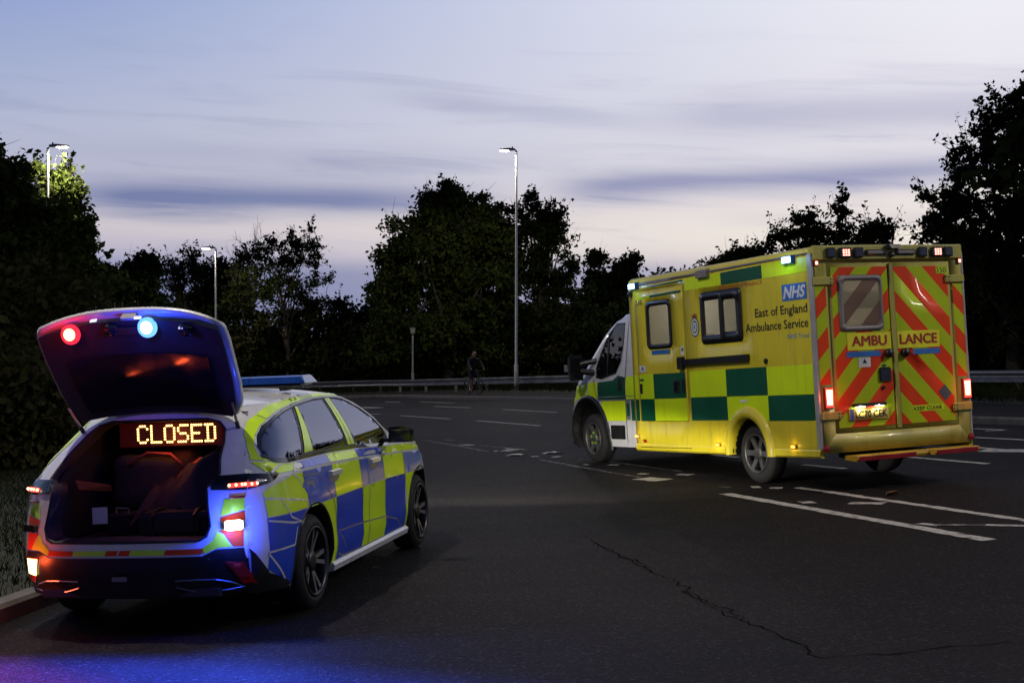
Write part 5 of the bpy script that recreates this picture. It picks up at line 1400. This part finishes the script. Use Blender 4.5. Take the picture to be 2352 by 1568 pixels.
MB().hull([(-.62, .50, .965), (-.46, .33, .915), (-.44, .34, .87), (-.60, .49, .90), (-.60, .51, .965)]).build('reflective_panel', M('sign_lit_panel', (.55, .10, .03), .6), pol)  # reflective panel with the sign's orange light put into its colour
# ---- tailgate
hp_ = [(-.30, 1.415), (-.36, 1.50), (-.45, 1.63), (-.56, 1.79), (-.65, 1.93), (-.72, 2.03), (-.765, 2.065)]
hw = [.56, .615, .64, .65, .655, .65, .60]
hp_ = [np.array(p) for p in hp_]


def hatch(u, s, inn=0.0, k=1.0):
    f = u * (len(hp_) - 1); i = min(int(f), len(hp_) - 2); f -= i
    p = hp_[i] * (1 - f) + hp_[i + 1] * f; w = hw[i] * (1 - f) + hw[i + 1] * f; t = hp_[min(i + 2, len(hp_) - 1)] - hp_[max(i - 1, 0)]; t /= np.linalg.norm(t)
    nin = np.array([-t[1], t[0]]); nin = nin if nin[1] < 0 else -nin     # towards the opening (rear, down)
    bow = .10 * abs(s) ** 2.6
    q = p + nin * (bow + inn) - t * (.05 * abs(s) ** 3 * u)
    return (q[0], s * w * k, q[1])


ht = MB().grid(lambda a, b: hatch(a, b), list(np.linspace(0, 1, 16)), list(np.linspace(-1, 1, 25))).build('tailgate', m_white, pol, True)
so = ht.modifiers.new('skin', 'SOLIDIFY'); so.thickness = .035; so.offset = 0
MB().grid(lambda a, b: hatch(.02 + .86 * a, b, .045 + .025 * (1 - abs(b) ** 6), .95), list(np.linspace(0, 1, 16)), list(np.linspace(-1, 1, 21))).build('inner_trim', m_trim, ht, True)
mb = MB(); mb.grid(lambda a, b: hatch(.12 + .42 * a, b * .8, .078, .95), list(np.linspace(0, 1, 8)), list(np.linspace(-1, 1, 11))); mb.build('rear_glass', m_blackg, ht, True)
MB().hull([hatch(a, b, d) for a in (.72, .80) for b in (-.25, .25) for d in (.07, .095)]).build('trim_recess', m_black, ht)
MB().hull([hatch(a, b, d) for a in (.90, .97) for b in (-.10, .06) for d in (.0, .075)]).build('latch', m_grey, ht)
for b in (-.14, .36): MB().hull([hatch(a, b + db, d) for a in (.955, .985) for db in (-.035, .035) for d in (.065, .085)]).build('boot_lamp', M('boot_lamp_lens_%d' % int(100 * b + 50), (.8, .8, .85), .2, emit=(.7, .8, 1), es=1.1), ht)
for y, st in ((.40, 'red'), (-.13, 'blue'), (-.40, None), (.13, None)):
    u = .78; c = np.array(hatch(u, y / .655, .085)); d = np.array([-1, 0, -.12]); d /= np.linalg.norm(d)
    b = MB().lathe([(-.05, .045), (.0, .05), (.012, .048), (.012, .0)], c, d, 20).build('hatch_strobe', m_blackg, ht, True)
    if st:
        MB().lathe([(.0, .044), (.020, .044), (.034, .030), (.040, 0)], c, d, 16).build('lit_element', e_white if st == 'blue' else e_redw, b, True)
        MB().lathe([(.0, .066), (.012, .066), (.022, .056), (.024, .040)], c, d, 20).build('glow_ring', e_blue if st == 'blue' else e_red, b, True)  # emissive ring wider than the housing, added for the glow around the strobe
        cl_ = (.025, .07, 1.0) if st == 'blue' else (1.0, .02, .05)
        light('strobe_light', 'SPOT', c + d * .05, 4200 if st == 'blue' else 900, cl_, pol, .035, 140, c + np.array([-3, 0 if st == 'blue' else 1.2, -.3]), .3)
        light('strobe_spill', 'POINT', c + d * .16, 6.5 if st == 'blue' else 2.0, cl_, pol, .035)
for s in (-1, 1):
    a = np.array(hatch(.22, s * .93, .09)); b = np.array((-.33, s * .545, 1.20)); m = a * .45 + b * .55
    MB().tube([a, m], .009, 8).build('gas_strut_rod', m_alloy, ht); MB().tube([m, b], .014, 8).build('gas_strut', m_black, ht)
# ---- roof, screen, bonnet, front
ztop = lambda x: float(ip(x, [(-.25, 1.40), (-.05, 1.408), (.519, 1.431), (1.107, 1.441), (1.458, 1.407)]))
MB().grid(lambda a, b: (a - (.04 * (1 - b * b) if a < -.15 else 0), b * float(SY(a, ztop(a))), ztop(a) + .045 * (1 - b * b)), list(np.linspace(-.22, 1.458, 16)), list(np.linspace(-1, 1, 17))).build('roof', m_white, pol, True)
al = [(1.458, 1.407), (1.685, 1.318), (1.88, 1.208), (2.08, 1.085), (2.25, .99)]
MB().grid(lambda a, b: (a[0] + .22 * (1 - b * b) * (.35 + .65 * (1.42 - a[1]) / .43), b * float(SY(a[0], a[1])) * .985, a[1] + .04 * (1 - b * b)), al, list(np.linspace(-1, 1, 13))).build('windscreen', m_priv, pol, True)
zw = lambda x: float(ip(x, [(2.25, .99), (2.6, .95), (2.9, .905), (3.2, .845), (3.34, .82)]))
MB().grid(lambda a, b: (a + .18 * (1 - b * b), b * float(SY(a, zw(a))), zw(a) + .035 * (1 - b * b)), list(np.linspace(2.25, xfs(.82), 10)), list(np.linspace(-1, 1, 13))).build('bonnet', m_white, pol, True)
YF = (1 - .8 ** NF) ** (1 / NF)


def ff(u, z, o=0.0):
    W = float(ip(z, PWT)); y = u * YF * W; return (2.6 + (float(ip(z, PXF)) - 2.6) * (1 - (abs(y) / W) ** NF) ** (1 / NF) + o, y, z)


MB().grid(lambda a, b: ff(a, b), list(np.linspace(-1, 1, 15)), list(np.linspace(.24, .85, 10))).build('front_bumper', m_white, pol, True)
MB().grid(lambda a, b: ff(a, b, .006), list(np.linspace(-.7, .7, 11)), list(np.linspace(.45, .68, 5))).build('grille', m_black, pol, True)
MB().grid(lambda a, b: ff(a, b, .006), list(np.linspace(-.9, .9, 11)), list(np.linspace(.25, .38, 4))).build('lower_intake', m_black, pol, True)
for s in (-1, 1):
    h = MB().grid(lambda a, b: ff(s * a, b, .010), list(np.linspace(.74, 1.0, 6)), list(np.linspace(.64, .74, 4))).build('headlamp', m_inkw, pol, True)
    MB().box((3.50, s * .58, .69), (.02, .14, .03), .004).build('lit_element', EM('headlamp_lit_%d' % s, (1, .95, .85), 14), h)
    hl = light('headlamp_light', 'SPOT', (3.62, s * .60, .69), 700, (1, .93, .80), pol, .03, 92, (3.62 + 10, s * .60 - 1.8, .69 - 1.55), .5); hl.scale = (1, .19, 1)
    wheel(pol, (0, s * .805, .32), .32, .225, .235, s, 5, m_alloyd, m_alloy, None, None, True)
    wheel(pol, (2.73, s * .805, .32), .32, .225, .235, s, 5, m_alloyd, m_alloy, None, None, True)
# ---- roof light bar
lb = MB().hull([(x, y, z) for x, y, z in ((.66, .60, 1.50), (.66, -.60, 1.50), (.94, .60, 1.50), (.94, -.60, 1.50), (.70, .64, 1.52), (.70, -.64, 1.52), (.90, .64, 1.52), (.90, -.64, 1.52))]).build('light_bar', m_black, pol)
for y0, y1 in ((.655, .22), (.215, -.215), (-.22, -.655)):
    e0 = .04 if y0 > .5 else 0; e1 = .04 if y1 < -.5 else 0
    MB().hull([(x, y, z) for y in (y0, y1) for x, z in ((.665, 1.52), (.935, 1.52))] + [(x, y, z) for y in (y0 - e0, y1 + e1) for x, z in ((.68, 1.568), (.92, 1.568), (.72, 1.577), (.88, 1.577))]).build('blue_lens', m_lensb, lb)
for y in (-.45, .45): MB().box((.80, y, 1.485), (.14, .05, .04), .006).build('bar_foot', m_black, lb)

# ------------------------------------------------------------------ load in the boot
PM = pol.matrix_world


def lump(name, label, cat, mat, c, size, seed, rotz=0.0, sag=.25, parts=()):
    rng = np.random.default_rng(seed); t = thing(name, label, cat, PM @ Matrix.Translation(c) @ Matrix.Rotation(rotz, 4, 'Z'))
    ph = rng.uniform(0, 6, 6)
    def fn(u, v):
        a = 2 * math.pi * u; th = math.pi * v; r = 1 + .10 * math.sin(3 * a + ph[0]) * math.sin(th) + .07 * math.sin(5 * th + ph[1] + a) + .05 * math.sin(7 * a + ph[2])
        sq = lambda q: math.copysign(abs(q) ** .65, q)
        return (sq(math.sin(th) * math.cos(a)) * size[0] * r, sq(math.sin(th) * math.sin(a)) * size[1] * r, max(-size[2] * .95, sq(math.cos(th)) * size[2] * r - sag * size[2] * math.cos(2 * a) * math.sin(th)))
    MB().grid(fn, list(np.linspace(0, 1, 29)), list(np.linspace(.001, .999, 19))).build('cloth', mat, t, True)
    for nm, path, r, m in parts: MB().tube(path, r, 6).build(nm, m, t, True)
    return t


m_bag = M('dark_bag_cloth', (.022, .017, .016), .8, var=.3, vs=9, bump=.5, bs=30)
m_bagr = M('orange_strap_lit_ridge', (.36, .07, .03), .8, var=.3, vs=9, bump=.5, bs=30)  # strap cloth; also colours the jacket ridges as if lit by the sign
lump('holdall', 'dark holdall lying in the boot at the left under the sign', 'bag', m_bag, (-.05, .14, .90), (.20, .33, .19), 3, .15, parts=(('strap', [(-.20, -.20, .10), (-.18, -.10, .19), (-.17, .06, .205), (-.19, .20, .13)], .012, m_bagr),))
jk = thing('folded_jacket', 'crumpled dark jacket with orange-lit ridge draped over the right of the boot load', 'jacket', PM @ Matrix.Translation((-.2, -.2, .60)))


def drape(u, v):
    y = .34 - .62 * u; rz = float(np.interp(u, [0, .25, .5, .66, .8, 1], [.30, .36, .45, .50, .44, .36]))
    w = .020 * math.sin(17 * u + 5 * v) + .016 * math.sin(31 * u - 9 * v + 1) + .012 * math.sin(11 * v + 23 * u)
    x = .20 - .52 * v + .03 * math.sin(9 * u)
    return (x + w * .6, y + .03 * math.sin(8 * v + 3 * u), max(.03, rz * (1 - max(0, v - .38) ** 1.4 * 1.35) - .05 * max(0, .30 - v) * 6 * .3 + w))


MB().grid(drape, list(np.linspace(0, 1, 34)), list(np.linspace(0, 1, 26))).build('cloth', m_bag, jk, True)
MB().grid(lambda u, v: tuple(np.array(drape(.22 + .48 * u, .33 + .07 * v)) + np.array([-.004, 0, .006])), list(np.linspace(0, 1, 20)), [0, .5, 1]).build('lit_ridge_band', m_bagr, jk, True)  # orange band paints the sign's light along the jacket ridge
MB().grid(lambda u, v: tuple(np.array(drape(.78 + .20 * u, .36 + .06 * v)) + np.array([-.004, 0, .006])), list(np.linspace(0, 1, 10)), [0, .5, 1]).build('lit_ridge_band', m_bagr, jk, True)
eb = thing('equipment_bag', 'black box-shaped equipment bag at the front of the boot below the jacket', 'bag', PM @ Matrix.Translation((-.60, -.22, .585)) @ Matrix.Rotation(.06, 4, 'Z'))
MB().box((0, 0, .085), (.24, .50, .165), .03).build('bag_body', m_liner, eb)
MB().box((-.124, 0, .09), (.008, .34, .09), .003).build('front_pocket', m_bag, eb)
for y in (-.14, .14): MB().tube([(-.125, y, .01), (-.128, y, .15), (-.06, y, .178), (.08, y, .178)], .010, 6).build('strap', m_black, eb)
tb = thing('tool_case', 'small dark tool case on the boot floor beside the white card', 'case', PM @ Matrix.Translation((-.40, .26, .585)) @ Matrix.Rotation(-.2, 4, 'Z'))
MB().box((0, 0, .07), (.20, .16, .14), .012).build('case_body', m_liner, tb); MB().tube([(-.04, -.05, .14), (-.04, -.05, .17), (-.04, .05, .17), (-.04, .05, .14)], .007, 6).build('handle', m_grey, tb)

# ------------------------------------------------------------------ cyclist by the barrier
cp = at(1088, 905, 57.5); cz = float(G(cp[0], cp[1])) + .12
bk = thing('bicycle', 'dark bicycle stopped on the footway in front of the crash barrier', 'bicycle', Matrix.Translation((cp[0], cp[1], cz)) @ Matrix.Rotation(math.radians(-62), 4, 'Z'))
m_bike = M('bicycle_paint', (.02, .02, .025), .35, .3)
for x in (-.52, .52):
    w = MB().lathe([(-.018, .325), (-.018, .345), (0, .352), (.018, .345), (.018, .325), (-.018, .325)], (x, 0, .352), (0, 1, 0), 28).build('wheel', m_rubber, bk, True)
    mb = MB()
    for k in range(12):
        a = math.pi * 2 * k / 12; mb.tube([(x, 0, .352), (x + .33 * math.cos(a), 0, .352 + .33 * math.sin(a))], .003, 3)
    mb.build('spokes', m_steel, w)
mb = MB()
for a, b in (((-.52, .352), (-.06, .30)), ((-.06, .30), (-.18, .86)), ((-.52, .352), (-.15, .75)), ((-.15, .75), (.36, .80)), ((-.06, .30), (.40, .68)), ((.34, .92), (.52, .352))): mb.tube([(a[0], 0, a[1]), (b[0], 0, b[1])], .019, 8)
mb.build('frame', m_bike, bk)
MB().tube([(.36, -.30, 1.0), (.36, -.1, 1.0), (.34, 0, .95), (.36, .1, 1.0), (.36, .30, 1.0)], .014, 6).build('handlebar', m_bike, bk)
MB().hull([(-.32, -.07, .90), (-.32, .07, .90), (-.05, 0, .90), (-.30, .06, .94), (-.30, -.06, .94), (-.08, 0, .935)]).build('saddle', m_black, bk)
MB().tube([(-.06, -.12, .13), (-.06, -.10, .14), (-.06, .10, .47), (-.06, .12, .48)], .012, 6).build('crank', m_steel, bk)
m_cloth = M('dark_clothing', (.010, .010, .014), .9); m_skin = M('skin', (.24, .13, .09), .6, var=.08)
rider = thing('person', 'cyclist in dark top and shorts with a bald head astride the bicycle', 'person', bk.matrix_world.copy())


# body as one closed surface blended from tapered limbs
def blob(name, segs, mat, parent, vox=.02):
    mb = MB()
    for path, r in segs: mb.tube(path, r, 10)
    for path, r in segs:
        for p, q in ((path[0], r[0]), (path[-1], r[-1])): mb.ball(p, q, 10)
    o = mb.build(name, mat, parent, True)
    rm = o.modifiers.new('blend', 'REMESH'); rm.mode = 'VOXEL'; rm.voxel_size = vox; rm.use_smooth_shade = True
    return o


hip, sh = (-.16, 0, .98), (.02, 0, 1.42)
blob('body', [([(-.16, 0, .96), (-.10, 0, 1.15), (-.02, 0, 1.34), (.01, 0, 1.44), (.03, 0, 1.52)], [.14, .145, .165, .11, .055]),
              ([(.035, 0, 1.53), (.05, 0, 1.60), (.06, 0, 1.68)], [.065, .095, .085]),
              ([(.0, -.19, 1.42), (.13, -.31, 1.20), (.34, -.30, 1.03)], [.065, .05, .035]), ([(.0, .19, 1.42), (.13, .31, 1.20), (.34, .30, 1.03)], [.065, .05, .035]),
              ([(.02, -.19, 1.42), (.02, .19, 1.42)], [.07, .07]),
              ([(-.14, -.09, .96), (.10, -.15, .62), (-.02, -.13, .20)], [.10, .068, .042]), ([(-.14, .10, .96), (.16, .16, .78), (-.02, .14, .52)], [.10, .068, .042]),
              ([(-.06, -.13, .165), (.12, -.13, .15)], [.042, .035]), ([(-.06, .14, .48), (.12, .14, .46)], [.042, .035])], m_skin, rider, .018)
cl = blob('dark_top', [([(-.16, 0, .98), (-.10, 0, 1.15), (-.02, 0, 1.34), (.005, 0, 1.45)], [.155, .16, .18, .115]), ([(.0, -.19, 1.42), (.13, -.31, 1.20), (.30, -.302, 1.06)], [.078, .062, .045]), ([(.0, .19, 1.42), (.13, .31, 1.20), (.30, .302, 1.06)], [.078, .062, .045]), ([(.02, -.19, 1.42), (.02, .19, 1.42)], [.083, .083])], m_cloth, rider, .018)
blob('shorts', [([(-.15, 0, .94), (-.15, 0, 1.02)], [.165, .16]), ([(-.14, -.09, .96), (.08, -.145, .65)], [.115, .09]), ([(-.14, .10, .96), (.13, .155, .80)], [.115, .09])], m_cloth, rider, .018)
for s, z in ((-.13, .155), (.14, .47)):
    sock = MB().tube([(-.03, s, z + .02), (-.025, s, z + .14)], [.052, .05], 10).build('sock', m_inkw, rider, True)
    MB().hull([(-.10, s - .045, z - .05), (-.10, s + .045, z - .05), (.16, s - .04, z - .05), (.16, s + .04, z - .05), (-.09, s - .04, z + .04), (-.09, s + .04, z + .04), (.02, s, z + .05), (.15, s, z)]).build('shoe', m_cloth, rider)
